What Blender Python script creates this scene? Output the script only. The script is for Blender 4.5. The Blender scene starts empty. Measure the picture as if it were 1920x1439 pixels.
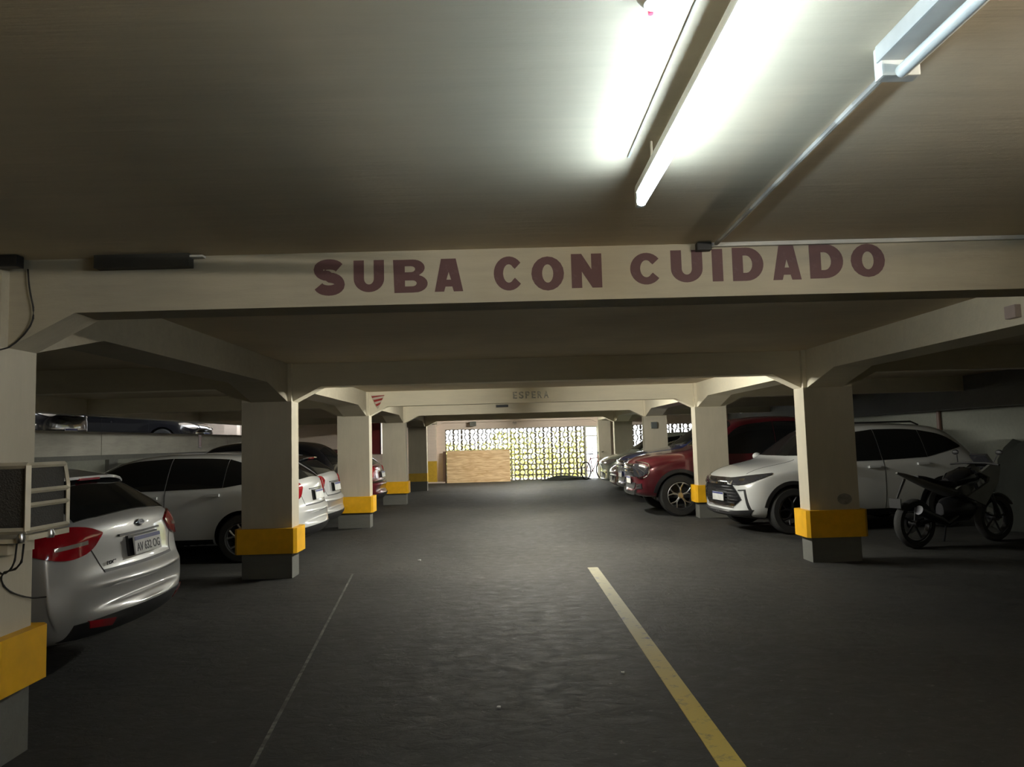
import bpy, bmesh, math, random
from mathutils import Vector, Matrix
from mathutils.bvhtree import BVHTree
random.seed(7)
PI = math.pi
R = math.radians
scene = bpy.context.scene
COL = scene.collection

# ---------------------------------------------------------------- camera
YAW, PITCH, ROLL = R(0.7354), R(4.4128), R(1.6)
f = Vector((math.cos(PITCH)*math.sin(YAW), math.cos(PITCH)*math.cos(YAW), math.sin(PITCH)))
r = Vector((math.cos(YAW), -math.sin(YAW), 0))
u = r.cross(f)
r2 = math.cos(ROLL)*r - math.sin(ROLL)*u
u2 = math.sin(ROLL)*r + math.cos(ROLL)*u
cam = bpy.data.cameras.new('camera'); cam_o = bpy.data.objects.new('camera', cam); COL.objects.link(cam_o)
M = Matrix((r2, u2, -f)).transposed().to_4x4(); M.translation = (0, 0, 1.5)
cam_o.matrix_world = M
cam.sensor_width = 36.0; cam.lens = 36.0*1400/1920; cam.clip_start = 0.05; cam.clip_end = 300
scene.camera = cam_o
# ---------------------------------------------------------------- world, exposure, light levels
scene.view_settings.view_transform = 'Standard'
scene.view_settings.look = 'None'
scene.view_settings.gamma = 1
scene.view_settings.use_curve_mapping = False
scene.view_settings.exposure = 0.0
SKY = 8.0
TUBE = 60.0        # lit tube ahead
TUBE_BACK = 330.0   # warm tubes behind the viewer
TUBE_FILL = 150.0   # added fill tube, unseen just past the lettered beam
TUBE_FAR = 900.0   # tubes deeper in the garage
w = bpy.data.worlds.new('sky'); scene.world = w; w.use_nodes = True
bg = w.node_tree.nodes['Background']; bg.inputs[0].default_value = (0.93, 0.97, 1.0, 1); bg.inputs[1].default_value = SKY

# ---------------------------------------------------------------- materials
def new_mat(name):
    m = bpy.data.materials.new(name); m.use_nodes = True
    return m, m.node_tree, m.node_tree.nodes['Principled BSDF']
def mat(name, c, rough=0.6, metal=0.0, coat=0.0, emit=None, es=0.0, spec=None, var=0.12, scale=9.0, bump=0.0):
    """plain procedural material: base colour varied slightly by noise"""
    m, nt, b = new_mat(name)
    n = nt.nodes.new('ShaderNodeTexNoise'); n.inputs['Scale'].default_value = scale; n.inputs['Detail'].default_value = 5
    tc = nt.nodes.new('ShaderNodeTexCoord'); nt.links.new(tc.outputs['Object'], n.inputs['Vector'])
    cr = nt.nodes.new('ShaderNodeValToRGB')
    cr.color_ramp.elements[0].position = 0.3; cr.color_ramp.elements[1].position = 0.7
    cr.color_ramp.elements[0].color = tuple(x*(1-var) for x in c)+(1,)
    cr.color_ramp.elements[1].color = tuple(min(1, x*(1+var)) for x in c)+(1,)
    nt.links.new(n.outputs['Fac'], cr.inputs['Fac']); nt.links.new(cr.outputs['Color'], b.inputs['Base Color'])
    b.inputs['Roughness'].default_value = rough; b.inputs['Metallic'].default_value = metal
    b.inputs['Coat Weight'].default_value = coat; b.inputs['Coat Roughness'].default_value = 0.05
    if spec is not None: b.inputs['Specular IOR Level'].default_value = spec
    if bump:
        bp = nt.nodes.new('ShaderNodeBump'); bp.inputs['Strength'].default_value = bump; bp.inputs['Distance'].default_value = 0.01
        nt.links.new(n.outputs['Fac'], bp.inputs['Height']); nt.links.new(bp.outputs['Normal'], b.inputs['Normal'])
    if emit:
        b.inputs['Emission Color'].default_value = emit+(1,); b.inputs['Emission Strength'].default_value = es
    return m
def concrete(name, c, dark=0.72, stretch=(0.6, 5.0, 5.0), rough=0.75, bump=0.35, streak=0.5):
    """painted board-marked concrete: fine streaks along the boards, blotches, small chips"""
    m, nt, b = new_mat(name)
    N, L = nt.nodes, nt.links
    tc = N.new('ShaderNodeTexCoord')
    mp = N.new('ShaderNodeMapping'); mp.inputs['Scale'].default_value = stretch; L.new(tc.outputs['Object'], mp.inputs['Vector'])
    st = N.new('ShaderNodeTexNoise'); st.inputs['Scale'].default_value = 3.0; st.inputs['Detail'].default_value = 8; st.inputs['Roughness'].default_value = 0.65
    L.new(mp.outputs['Vector'], st.inputs['Vector'])
    bl = N.new('ShaderNodeTexNoise'); bl.inputs['Scale'].default_value = 1.3; bl.inputs['Detail'].default_value = 6; L.new(tc.outputs['Object'], bl.inputs['Vector'])
    mx = N.new('ShaderNodeMix'); mx.data_type = 'FLOAT'; mx.inputs[0].default_value = streak
    L.new(bl.outputs['Fac'], mx.inputs[2]); L.new(st.outputs['Fac'], mx.inputs[3])
    cr = N.new('ShaderNodeValToRGB'); e = cr.color_ramp.elements
    e[0].position = 0.3; e[1].position = 0.62
    e[0].color = tuple(x*dark for x in c)+(1,); e[1].color = c+(1,)
    L.new(mx.outputs[0], cr.inputs['Fac']); L.new(cr.outputs['Color'], b.inputs['Base Color'])
    b.inputs['Roughness'].default_value = rough
    fi = N.new('ShaderNodeTexNoise'); fi.inputs['Scale'].default_value = 40; fi.inputs['Detail'].default_value = 4; L.new(tc.outputs['Object'], fi.inputs['Vector'])
    ad = N.new('ShaderNodeMath'); ad.operation = 'MULTIPLY_ADD'; ad.inputs[1].default_value = 0.25
    L.new(fi.outputs['Fac'], ad.inputs[0]); L.new(st.outputs['Fac'], ad.inputs[2])
    bp = N.new('ShaderNodeBump'); bp.inputs['Strength'].default_value = bump; bp.inputs['Distance'].default_value = 0.012
    L.new(ad.outputs[0], bp.inputs['Height']); L.new(bp.outputs['Normal'], b.inputs['Normal'])
    return m
def floor_mat():
    m, nt, b = new_mat('worn_dark_floor')
    N, L = nt.nodes, nt.links
    tc = N.new('ShaderNodeTexCoord')
    a = N.new('ShaderNodeTexNoise'); a.inputs['Scale'].default_value = 0.55; a.inputs['Detail'].default_value = 8; a.inputs['Roughness'].default_value = 0.6
    mp = N.new('ShaderNodeMapping'); mp.inputs['Scale'].default_value = (1, 1.4, 1); L.new(tc.outputs['Object'], mp.inputs['Vector'])
    s = N.new('ShaderNodeTexNoise'); s.inputs['Scale'].default_value = 7; s.inputs['Detail'].default_value = 9; s.inputs['Roughness'].default_value = 0.72
    s.inputs['Distortion'].default_value = 0.6
    L.new(tc.outputs['Object'], a.inputs['Vector']); L.new(mp.outputs['Vector'], s.inputs['Vector'])
    mx = N.new('ShaderNodeMix'); mx.data_type = 'FLOAT'; mx.inputs[0].default_value = 0.45
    L.new(a.outputs['Fac'], mx.inputs[2]); L.new(s.outputs['Fac'], mx.inputs[3])
    cr = N.new('ShaderNodeValToRGB'); e = cr.color_ramp.elements
    e[0].position = 0.34; e[0].color = (0.010, 0.010, 0.009, 1)
    e[1].position = 0.66; e[1].color = (0.048, 0.047, 0.043, 1)
    L.new(mx.outputs[0], cr.inputs['Fac'])
    # pale scuffs
    v = N.new('ShaderNodeTexNoise'); v.inputs['Scale'].default_value = 16; v.inputs['Detail'].default_value = 10; v.inputs['Roughness'].default_value = 0.75
    L.new(mp.outputs['Vector'], v.inputs['Vector'])
    vr = N.new('ShaderNodeMapRange'); vr.inputs[1].default_value = 0.60; vr.inputs[2].default_value = 0.74; vr.inputs[4].default_value = 0.7
    L.new(v.outputs['Fac'], vr.inputs[0])
    m2 = N.new('ShaderNodeMix'); m2.data_type = 'RGBA'; m2.inputs[7].default_value = (0.26, 0.255, 0.235, 1)
    L.new(vr.outputs[0], m2.inputs[0]); L.new(cr.outputs['Color'], m2.inputs[6])
    L.new(m2.outputs[2], b.inputs['Base Color'])
    b.inputs['Specular IOR Level'].default_value = 0.3
    rr = N.new('ShaderNodeMapRange'); rr.inputs[1].default_value = 0.3; rr.inputs[2].default_value = 0.7; rr.inputs[3].default_value = 0.55; rr.inputs[4].default_value = 0.85
    L.new(s.outputs['Fac'], rr.inputs[0]); L.new(rr.outputs[0], b.inputs['Roughness'])
    bp = N.new('ShaderNodeBump'); bp.inputs['Strength'].default_value = 0.7; bp.inputs['Distance'].default_value = 0.02
    L.new(s.outputs['Fac'], bp.inputs['Height']); L.new(bp.outputs['Normal'], b.inputs['Normal'])
    return m
def wood_mat():
    m, nt, b = new_mat('plywood')
    N, L = nt.nodes, nt.links
    tc = N.new('ShaderNodeTexCoord'); mp = N.new('ShaderNodeMapping'); mp.inputs['Scale'].default_value = (1.0, 1, 9.0)
    L.new(tc.outputs['Object'], mp.inputs['Vector'])
    n = N.new('ShaderNodeTexNoise'); n.inputs['Scale'].default_value = 1.8; n.inputs['Detail'].default_value = 6; n.inputs['Distortion'].default_value = 1.4
    L.new(mp.outputs['Vector'], n.inputs['Vector'])
    cr = N.new('ShaderNodeValToRGB'); e = cr.color_ramp.elements
    e[0].position = 0.35; e[0].color = (0.60, 0.36, 0.17, 1); e[1].position = 0.65; e[1].color = (0.90, 0.68, 0.40, 1)
    L.new(n.outputs['Fac'], cr.inputs['Fac']); L.new(cr.outputs['Color'], b.inputs['Base Color']); b.inputs['Roughness'].default_value = 0.6
    return m
def worn_paint(name, c, under, t0, t1):
    m, nt, b = new_mat(name)
    N, L = nt.nodes, nt.links
    tc = N.new('ShaderNodeTexCoord'); n = N.new('ShaderNodeTexNoise'); n.inputs['Scale'].default_value = 11; n.inputs['Detail'].default_value = 10; n.inputs['Roughness'].default_value = 0.7
    L.new(tc.outputs['Object'], n.inputs['Vector'])
    cr = N.new('ShaderNodeValToRGB'); e = cr.color_ramp.elements
    e[0].position = t0; e[0].color = under+(1,); e[1].position = t1; e[1].color = c+(1,)
    L.new(n.outputs['Fac'], cr.inputs['Fac']); L.new(cr.outputs['Color'], b.inputs['Base Color']); b.inputs['Roughness'].default_value = 0.65
    return m

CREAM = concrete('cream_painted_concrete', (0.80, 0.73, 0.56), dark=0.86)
CREAM_DIM = concrete('dimmed_cream_beam_paint', (0.43, 0.385, 0.285), dark=0.78)  # cream paint darkened in colour so the near beams look less lit
CEIL = concrete('board_marked_ceiling_paint', (0.64, 0.545, 0.385), dark=0.80, stretch=(0.35, 6, 6), streak=0.35, bump=0.22)
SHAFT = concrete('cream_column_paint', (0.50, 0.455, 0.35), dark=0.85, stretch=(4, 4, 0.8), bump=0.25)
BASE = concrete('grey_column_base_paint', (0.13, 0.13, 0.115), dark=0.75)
BASE_P = concrete('pinkish_wall_paint', (0.80, 0.67, 0.57), dark=0.85)
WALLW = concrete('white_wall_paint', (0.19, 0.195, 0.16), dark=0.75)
PARA = concrete('pale_parapet_paint', (0.40, 0.385, 0.33), dark=0.7, stretch=(5, 0.8, 5))
YEL = mat('yellow_band_paint', (0.80, 0.42, 0.004), 0.45, var=0.08)
YELD = mat('dull_yellow_paint', (0.60, 0.37, 0.03), 0.6, var=0.08)
FLOOR = floor_mat()
LINE_Y = worn_paint('worn_yellow_line', (0.62, 0.47, 0.10), (0.20, 0.18, 0.10), 0.30, 0.46)
_n = LINE_Y.node_tree; _b = _n.nodes['Principled BSDF']; _r = [x for x in _n.nodes if x.type == 'VALTORGB'][0]
_t = _n.nodes.new('ShaderNodeTexCoord'); _s = _n.nodes.new('ShaderNodeSeparateXYZ'); _m = _n.nodes.new('ShaderNodeMapRange'); _x = _n.nodes.new('ShaderNodeMix'); _x.data_type = 'RGBA'; _h = _n.nodes.new('ShaderNodeMix'); _h.data_type = 'RGBA'
_m.inputs[1].default_value = 4.2; _m.inputs[2].default_value = 6.2            # the older far stretch was painted white
_n.links.new(_t.outputs['Object'], _s.inputs[0]); _n.links.new(_s.outputs['Y'], _m.inputs[0]); _n.links.new(_m.outputs[0], _x.inputs[0])
_n.links.new(_r.outputs['Color'], _x.inputs[6]); _h.blend_type = 'MULTIPLY'; _h.inputs[0].default_value = 1.0; _h.inputs[7].default_value = (0.62, 0.76, 2.4, 1)
_n.links.new(_r.outputs['Color'], _h.inputs[6]); _n.links.new(_h.outputs[2], _x.inputs[7]); _n.links.new(_x.outputs[2], _b.inputs['Base Color'])
LINE_W = worn_paint('worn_white_line', (0.20, 0.20, 0.18), (0.05, 0.05, 0.045), 0.42, 0.62)
LETTER = worn_paint('faded_maroon_letter_paint', (0.10, 0.045, 0.045), (0.15, 0.09, 0.085), 0.28, 0.45)
FADED = worn_paint('faded_grey_letter_paint', (0.30, 0.29, 0.24), (0.62, 0.58, 0.46), 0.42, 0.50)
BLACK = mat('black_plastic', (0.012, 0.012, 0.013), 0.5)
GLOSSB = mat('gloss_black', (0.008, 0.008, 0.01), 0.12, coat=0.6)
GLASS = mat('tinted_car_glass', (0.006, 0.007, 0.008), 0.05, spec=0.6)
TYRE = mat('tyre_rubber', (0.016, 0.016, 0.016), 0.8, bump=0.2, scale=60)
CHROME = mat('chrome', (0.75, 0.75, 0.75), 0.12, 1.0)
ALLOY = mat('alloy', (0.55, 0.55, 0.56), 0.3, 1.0)
DARKALLOY = mat('dark_alloy', (0.05, 0.05, 0.055), 0.35, 0.8)
SEAM = mat('panel_gap', (0.01, 0.01, 0.01), 0.8)
REDLENS = mat('red_lamp_lens', (0.26, 0.004, 0.010), 0.12, coat=0.8)
CLEARLENS = mat('clear_lamp_lens', (0.26, 0.23, 0.20), 0.1, coat=0.8)
SMOKELENS = mat('dark_headlamp_lens', (0.03, 0.03, 0.035), 0.08, coat=1.0)
PLATE = mat('number_plate_white', (0.62, 0.62, 0.60), 0.4)
PLATEB = mat('number_plate_blue', (0.05, 0.06, 0.20), 0.4)
INK = mat('plate_ink', (0.015, 0.015, 0.02), 0.5)
SILVER = mat('silver_car_paint', (0.38, 0.38, 0.37), 0.42, 0.35, 0.8, var=0.02, scale=3)
WHITEP = mat('white_car_paint', (0.55, 0.56, 0.55), 0.3, 0.0, 1.0, var=0.02, scale=3)
REDP = mat('red_car_paint', (0.11, 0.010, 0.018), 0.28, 0.35, 1.0, var=0.03, scale=3)
MAROON = mat('maroon_car_paint', (0.09, 0.012, 0.016), 0.28, 0.3, 1.0, var=0.03, scale=3)
BLUEP = mat('blue_car_paint', (0.02, 0.03, 0.13), 0.28, 0.4, 1.0, var=0.03, scale=3)
BLACKP = mat('black_car_paint', (0.012, 0.012, 0.015), 0.22, 0.3, 1.0, var=0.03, scale=3)
GREENW = mat('pale_greenish_car_paint', (0.45, 0.50, 0.42), 0.3, 0.3, 1.0, var=0.03, scale=3)
CAGE = mat('cream_enamel_metal', (0.55, 0.50, 0.38), 0.5, 0.1)
MESHM = mat('dark_wire_mesh', (0.045, 0.042, 0.036), 0.7, bump=0.8, scale=120)
CABLE = mat('black_cable', (0.015, 0.014, 0.012), 0.6)
CABLEG = mat('grey_conduit', (0.50, 0.49, 0.44), 0.5)
STEEL = mat('white_enamelled_steel', (0.62, 0.62, 0.56), 0.35)
REDS = mat('dark_red_board', (0.16, 0.02, 0.02), 0.5)
SIGNR = mat('sign_red', (0.30, 0.02, 0.015), 0.5)
PAINTG = mat('batten_grey', (0.40, 0.40, 0.37), 0.45)
SIGNW = mat('sign_white', (0.60, 0.50, 0.42), 0.5)
BLOCK = mat('breeze_block_cement', (0.16, 0.14, 0.11), 0.8, bump=0.3, scale=50)
LEAF = mat('yellow_green_leaf', (0.84, 0.84, 0.24), 0.6, var=0.2, scale=2)
PLY = wood_mat()
BROWN = mat('brown_timber', (0.13, 0.07, 0.04), 0.6)
TARP = mat('dark_tarpaulin', (0.012, 0.014, 0.010), 0.9, bump=0.5, scale=6)
PAPER = mat('white_litter', (0.8, 0.8, 0.78), 0.6)
OUTG = mat('outdoor_paving', (0.55, 0.55, 0.52), 0.8)
LIT = mat('lit_fluorescent_tube', (0.9, 0.95, 1.0), 0.3, emit=(0.70, 0.90, 1.08), es=TUBE, var=0)
LIT_W = mat('lit_warm_tube', (1.0, 0.9, 0.7), 0.3, emit=(1.0, 0.82, 0.50), es=TUBE_BACK, var=0)
LIT_R = mat('lit_side_tube', (1.0, 0.95, 0.85), 0.3, emit=(1.0, 0.94, 0.84), es=TUBE_BACK*1.7, var=0)
LIT_FILL = mat('added_fill_tube', (0.9, 0.95, 1.0), 0.3, emit=(0.95, 0.98, 0.95), es=TUBE_FILL, var=0)
LIT_F = mat('lit_far_tube', (0.9, 0.95, 1.0), 0.3, emit=(1.0, 0.99, 0.90), es=TUBE_FAR, var=0)
UNLIT = mat('unlit_tube_glass', (0.60, 0.62, 0.58), 0.2)
LEDR = mat('red_indicator', (0.9, 0.05, 0.08), 0.3, emit=(1.0, 0.03, 0.07), es=3.0, var=0)

# ---------------------------------------------------------------- helpers
def link(name, bm, m, parent=None, smooth=False):
    me = bpy.data.meshes.new(name)
    bmesh.ops.recalc_face_normals(bm, faces=bm.faces)
    bm.to_mesh(me); bm.free()
    for mm in (m if isinstance(m, (list, tuple)) else [m]): me.materials.append(mm)
    if smooth:
        for p in me.polygons: p.use_smooth = True
        me.set_sharp_from_angle(angle=R(38))
    o = bpy.data.objects.new(name, me); COL.objects.link(o)
    if parent: o.parent = parent
    return o
def thing(name, label, cat, loc=(0, 0, 0), rz=0, group=None):
    o = bpy.data.objects.new(name, None); o.empty_display_size = 0.1; COL.objects.link(o)
    o.location = loc; o.rotation_euler = (0, 0, rz)
    return tag(o, label, cat, group)
def tag(o, label, cat, group=None):
    o['label'] = label; o['category'] = cat
    if group: o['group'] = group
    return o
def struct(name, bm, m, label=None):
    o = link(name, bm, m); o['kind'] = 'structure'
    if label: o['label'] = label
    return o
def box(bm, x0, x1, y0, y1, z0, z1, mi=0):
    vs = [bm.verts.new((x, y, z)) for x in (x0, x1) for y in (y0, y1) for z in (z0, z1)]
    for q in ((0, 1, 3, 2), (4, 6, 7, 5), (0, 4, 5, 1), (2, 3, 7, 6), (0, 2, 6, 4), (1, 5, 7, 3)):
        fc = bm.faces.new([vs[i] for i in q]); fc.material_index = mi
    return vs
def bx(*a):
    bm = bmesh.new(); box(bm, *a); return bm
def bevbox(bm, x0, x1, y0, y1, z0, z1, b=0.01):
    t = bmesh.new(); box(t, x0, x1, y0, y1, z0, z1)
    bmesh.ops.bevel(t, geom=t.edges[:], offset=b, segments=2, affect='EDGES', profile=0.7)
    me = bpy.data.meshes.new('t'); t.to_mesh(me); t.free(); bm.from_mesh(me); bpy.data.meshes.remove(me)
def prism(bm, poly, axis, a0, a1):
    """extrude a 2D polygon; axis 'y': poly is (x,z); 'x': poly is (y,z); 'z': poly is (x,y)"""
    def P(p, a):
        return {'y': (p[0], a, p[1]), 'x': (a, p[0], p[1]), 'z': (p[0], p[1], a)}[axis]
    A = [bm.verts.new(P(p, a0)) for p in poly]; B = [bm.verts.new(P(p, a1)) for p in poly]
    n = len(poly)
    bm.faces.new(A[::-1]); bm.faces.new(B)
    for i in range(n): bm.faces.new((A[i], A[(i+1) % n], B[(i+1) % n], B[i]))
def tube(bm, pts, rad, seg=8, closed=False):
    pts = [Vector(p) for p in pts]; rings = []
    n = len(pts)
    up = Vector((0, 0, 1))
    for i, p in enumerate(pts):
        if closed: d = pts[(i+1) % n]-pts[i-1]
        else: d = (pts[min(i+1, n-1)]-pts[max(i-1, 0)])
        d.normalize()
        a = d.cross(up)
        if a.length < 0.05: a = d.cross(Vector((1, 0, 0)))
        a.normalize(); b = d.cross(a)
        rr = rad[i] if isinstance(rad, (list, tuple)) else rad
        rings.append([bm.verts.new(p+a*math.cos(2*PI*k/seg)*rr+b*math.sin(2*PI*k/seg)*rr) for k in range(seg)])
    for i in range(n if closed else n-1):
        A, B = rings[i], rings[(i+1) % n]
        for k in range(seg): bm.faces.new((A[k], A[(k+1) % seg], B[(k+1) % seg], B[k]))
    if not closed: bm.faces.new(rings[0][::-1]); bm.faces.new(rings[-1])
def lathe(bm, prof, c, axis='y', seg=32, mi=0):
    """closed profile of (radius, offset along axis) revolved about axis through c"""
    c = Vector(c); rings = []
    for k in range(seg):
        a = 2*PI*k/seg; ring = []
        for (rr, o) in prof:
            p = {'y': (rr*math.cos(a), o, rr*math.sin(a)), 'z': (rr*math.cos(a), rr*math.sin(a), o), 'x': (o, rr*math.cos(a), rr*math.sin(a))}[axis]
            ring.append(bm.verts.new(c+Vector(p)))
        rings.append(ring)
    n = len(prof)
    for k in range(seg):
        A, B = rings[k], rings[(k+1) % seg]
        for i in range(n):
            fc = bm.faces.new((A[i], A[(i+1) % n], B[(i+1) % n], B[i])); fc.material_index = mi
def cyl(bm, c, rad, h, axis='y', seg=20):
    lathe(bm, [(0.0005, -h/2), (rad, -h/2), (rad, h/2), (0.0005, h/2)], c, axis, seg)
def text_mesh(s, width, height, depth, bold=0.0):
    cu = bpy.data.curves.new('t', 'FONT'); cu.body = s; cu.extrude = depth/2; cu.offset = bold
    o = bpy.data.objects.new('t', cu); COL.objects.link(o)
    dg = bpy.context.evaluated_depsgraph_get(); dg.update()
    me = bpy.data.meshes.new_from_object(o.evaluated_get(dg)); bpy.data.objects.remove(o); bpy.data.curves.remove(cu)
    xs = [v.co.x for v in me.vertices]; ys = [v.co.y for v in me.vertices]; zs = [v.co.z for v in me.vertices]
    x0, x1, y0, y1 = min(xs), max(xs), min(ys), max(ys)
    zd = max(zs)-min(zs) or 1
    for v in me.vertices:
        v.co = (((v.co.x-x0)/(x1-x0)-0.5)*width, ((v.co.y-y0)/(y1-y0)-0.5)*height, (v.co.z-min(zs))/zd*depth)
    return me
def put_mesh(name, me, m, parent, mw):
    me.materials.clear(); me.materials.append(m)
    o = bpy.data.objects.new(name, me); COL.objects.link(o); o.parent = parent; o.matrix_local = mw
    return o

# ---------------------------------------------------------------- the building
XL, XR = -2.47, 3.54          # aisle faces of the two column rows
CW, CD = 0.58, 0.29           # column width (x), depth (y)
FY = [3.68, 8.74, 13.75, 18.8, 23.9]      # column front faces
ZC, ZB = 2.48, 2.205          # ceiling, underside of beams
WL, WR, YF, YN = -7.8, 8.9, 28.55, -7.0
struct('floor', bx(-14.5, WR+0.3, YN, YF+0.35, -0.2, 0.0), FLOOR)
struct('ceiling', bx(WL, WR+0.3, YN, YF+0.35, ZC, ZC+0.25), CEIL)
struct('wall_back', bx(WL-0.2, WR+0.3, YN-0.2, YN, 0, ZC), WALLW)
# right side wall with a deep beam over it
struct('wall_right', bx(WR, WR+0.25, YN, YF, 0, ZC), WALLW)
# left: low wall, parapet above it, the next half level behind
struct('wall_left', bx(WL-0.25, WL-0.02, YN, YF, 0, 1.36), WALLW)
struct('trim_1', bx(WL-0.30, WL+0.0, YN, YF, 1.36, 1.45), BASE, 'dark strip for the shadow gap under the pale parapet')  # dark strip stands in for shade in the gap under the parapet
y = YN
ends = [2.5, 8.0, 14.55, 21.15, YF]
k = 0
par = thing('parapet', 'pale concrete parapet of long panels along the left side of the garage', 'parapet', (WL, 10, 1.45)); par['kind'] = 'structure'
for e in ends:
    b = bmesh.new(); bevbox(b, WL-0.12-WL, 0.03, y+0.012-10, e-0.012-10, 0.0, 0.45, 0.008)
    o = link('panel', b, PARA, par); y = e
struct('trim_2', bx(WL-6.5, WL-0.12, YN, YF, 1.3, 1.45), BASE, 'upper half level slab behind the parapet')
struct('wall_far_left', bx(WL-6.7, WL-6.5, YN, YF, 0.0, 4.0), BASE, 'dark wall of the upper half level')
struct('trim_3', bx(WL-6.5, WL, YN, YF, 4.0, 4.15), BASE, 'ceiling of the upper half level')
struct('trim_4', bx(WL-0.2, WL+0.15, YN, YF, ZB, ZC), CREAM, 'edge beam over the parapet')
struct('trim_5', bx(WR-0.30, WR, YN, YF, 1.87, ZC), BASE, 'deep dark beam along the top of the right wall')
struct('wall_upper_end', bx(WL-6.5, WL-0.2, YF, YF+0.2, 1.45, 4.0), BASE_P)
struct('wall_upper_near', bx(WL-6.5, WL-0.2, YN-0.2, YN, 0, 4.15), BASE)

HW, HH = 0.33, 0.17           # haunch width, drop
def cross_beam(n, y0, y1, label):
    bm = bmesh.new()
    zt = ZC+0.05
    L0, L1, R0, R1 = XL-CW, XL, XR, XR+CW
    poly = [(WL+0.15, zt), (WL+0.15, ZB), (L0-HW, ZB), (L0, ZB-HH), (L1, ZB-HH), (L1+HW, ZB), (R0-HW, ZB), (R0, ZB-HH), (R1, ZB-HH), (R1+HW, ZB), (WR-0.3, ZB), (WR-0.3, zt)]
    prism(bm, poly, 'y', y0, y1)
    return struct('trim_%d' % n, bm, CREAM_DIM if n == 6 else CREAM, label)
beams = []
names = ['front cross beam painted with the words SUBA CON CUIDADO', 'second cross beam, plain and in shade', 'third cross beam with faded lettering', 'fourth cross beam, brightly lit', 'fifth cross beam before the block screen']
for i, fy in enumerate(FY):
    beams.append(cross_beam(6+i, fy+0.06, fy+CD, names[i]))
# long beams over the column rows with deep haunches at each column
def long_beam(n, x0, x1, label, m):
    bm = bmesh.new(); zt = ZC+0.05
    ys = [YN]
    poly = [(YN, zt), (YN, ZB)]
    for fy in FY:
        poly += [(fy-0.75, ZB), (fy-0.02, ZB-HH), (fy+CD+0.02, ZB-HH), (fy+CD+0.75, ZB)]
    poly += [(YF, ZB), (YF, zt)]
    prism(bm, poly, 'x', x0, x1)
    return struct('trim_%d' % n, bm, m, label)
long_beam(11, XL-CW+0.12, XL-0.045, 'long haunched beam over the left column row', CREAM_DIM)
long_beam(12, XR+0.045, XR+CW-0.12, 'long haunched beam over the right column row', CREAM)

# columns
def column(x0, y0, label, z0, z1, band, group):
    t = thing('column', label, 'column', (x0+CW/2, y0+CD/2, 0), 0, group)
    hw, hd = CW/2, CD/2
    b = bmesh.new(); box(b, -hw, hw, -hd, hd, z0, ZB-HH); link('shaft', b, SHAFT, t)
    b = bmesh.new(); box(b, -hw, hw, -hd, hd, ZB-HH, ZC+0.01); link('beam_joint', b, CREAM_DIM if y0 < 5 else CREAM, t)
    b = bmesh.new(); box(b, -hw+0.002, hw-0.002, -hd+0.002, hd-0.002, 0, z0); link('base', b, BASE, t)
    if band:
        b = bmesh.new(); e = 0.065
        c = 0.035
        poly = [(-hw-e+c, -hd-e), (hw+e-c, -hd-e), (hw+e, -hd-e+c), (hw+e, hd+e-c), (hw+e-c, hd+e), (-hw-e+c, hd+e), (-hw-e, hd+e-c), (-hw-e, -hd-e+c)]
        prism(b, poly, 'z', z0, z1); link('bumper_band', b, YEL, t)
    else:
        b = bmesh.new(); box(b, -hw-0.004, hw+0.004, -hd-0.004, hd+0.004, z0, z1); link('painted_band', b, YELD, t)
    return t
cols = [
    (XL-CW, FY[0], 'nearest left column, cream with yellow bumper band, metal cage on its side', 0.35, 0.62, True),
    (XL-CW, FY[1], 'second left column, yellow bumper band, beside the white hatchback', 0.29, 0.575, True),
    (XL-CW, FY[2], 'left column with the striped triangle sign at its head', 0.28, 0.57, True),
    (XL-CW, FY[3], 'fourth left column, yellow bumper band, just behind the red car', 0.28, 0.57, True),
    (XL-CW, FY[4], 'fifth left column, shaded upper half and flat painted yellow stripe', 0.30, 0.56, False),
    (XR, FY[0], 'nearest right column, out of the picture on the right', 0.29, 0.6, True),
    (XR, FY[1], 'right column with grey scuff and yellow bumper band, before the motorcycle', 0.29, 0.6, True),
    (XR, FY[2], 'right column between white SUV and red pickup', 0.29, 0.6, True),
    (XR, FY[3], 'right column behind the blue pickup with a switch box', 0.29, 0.6, True),
    (XR, FY[4], 'right column next to the bicycle and block screen', 0.30, 0.32, False)]
for c in cols:
    column(c[0], c[1], c[2], c[3], c[4], c[5], 'concrete columns along the aisle')
# scuff mark on second right column
b = bmesh.new(); lathe(b, [(0.0005, -0.002), (0.085, -0.002), (0.085, 0.002), (0.0005, 0.002)], (0, 0, 0), 'y', 24)
sm = mat('grey_scuff', (0.22, 0.21, 0.18), 0.8, var=0.4, scale=14)
o = link('scuff', b, sm, bpy.data.objects['column.006']); o.location = (0.12, -CD/2-0.001, 0.72-0.0); o.scale = (1, 1, 0.75)
# far wall: header, pier, side parts, openings
YFW = 28.55
def fw(n, x0, x1, z0, z1, m=BASE_P, label=None):
    return struct(n, bx(x0, x1, YFW, YFW+0.18, z0, z1), m, label)
S1 = (-2.24, 3.08); S2 = (4.64, 8.9-0.3)
fw('wall_far_header', S1[0]-0.0, 3.60, 2.0, ZC, BASE_P)
fw('wall_far_middle', 3.98, S2[0], 0, ZC, BASE_P)
fw('wall_far_header_right', S2[0], WR, 2.0, ZC, BASE_P)
fw('wall_far_left_of_screen', -4.50, S1[0], 0, ZC, BASE_P)
fw('wall_far_over_slit', -4.66, -4.50, 2.36, ZC, BASE_P)
fw('wall_far_under_slit', -4.66, -4.50, 0, 1.15, BASE_P)
fw('wall_far_left_end', WL-0.2, -4.66, 0, ZC, BASE_P)
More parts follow.
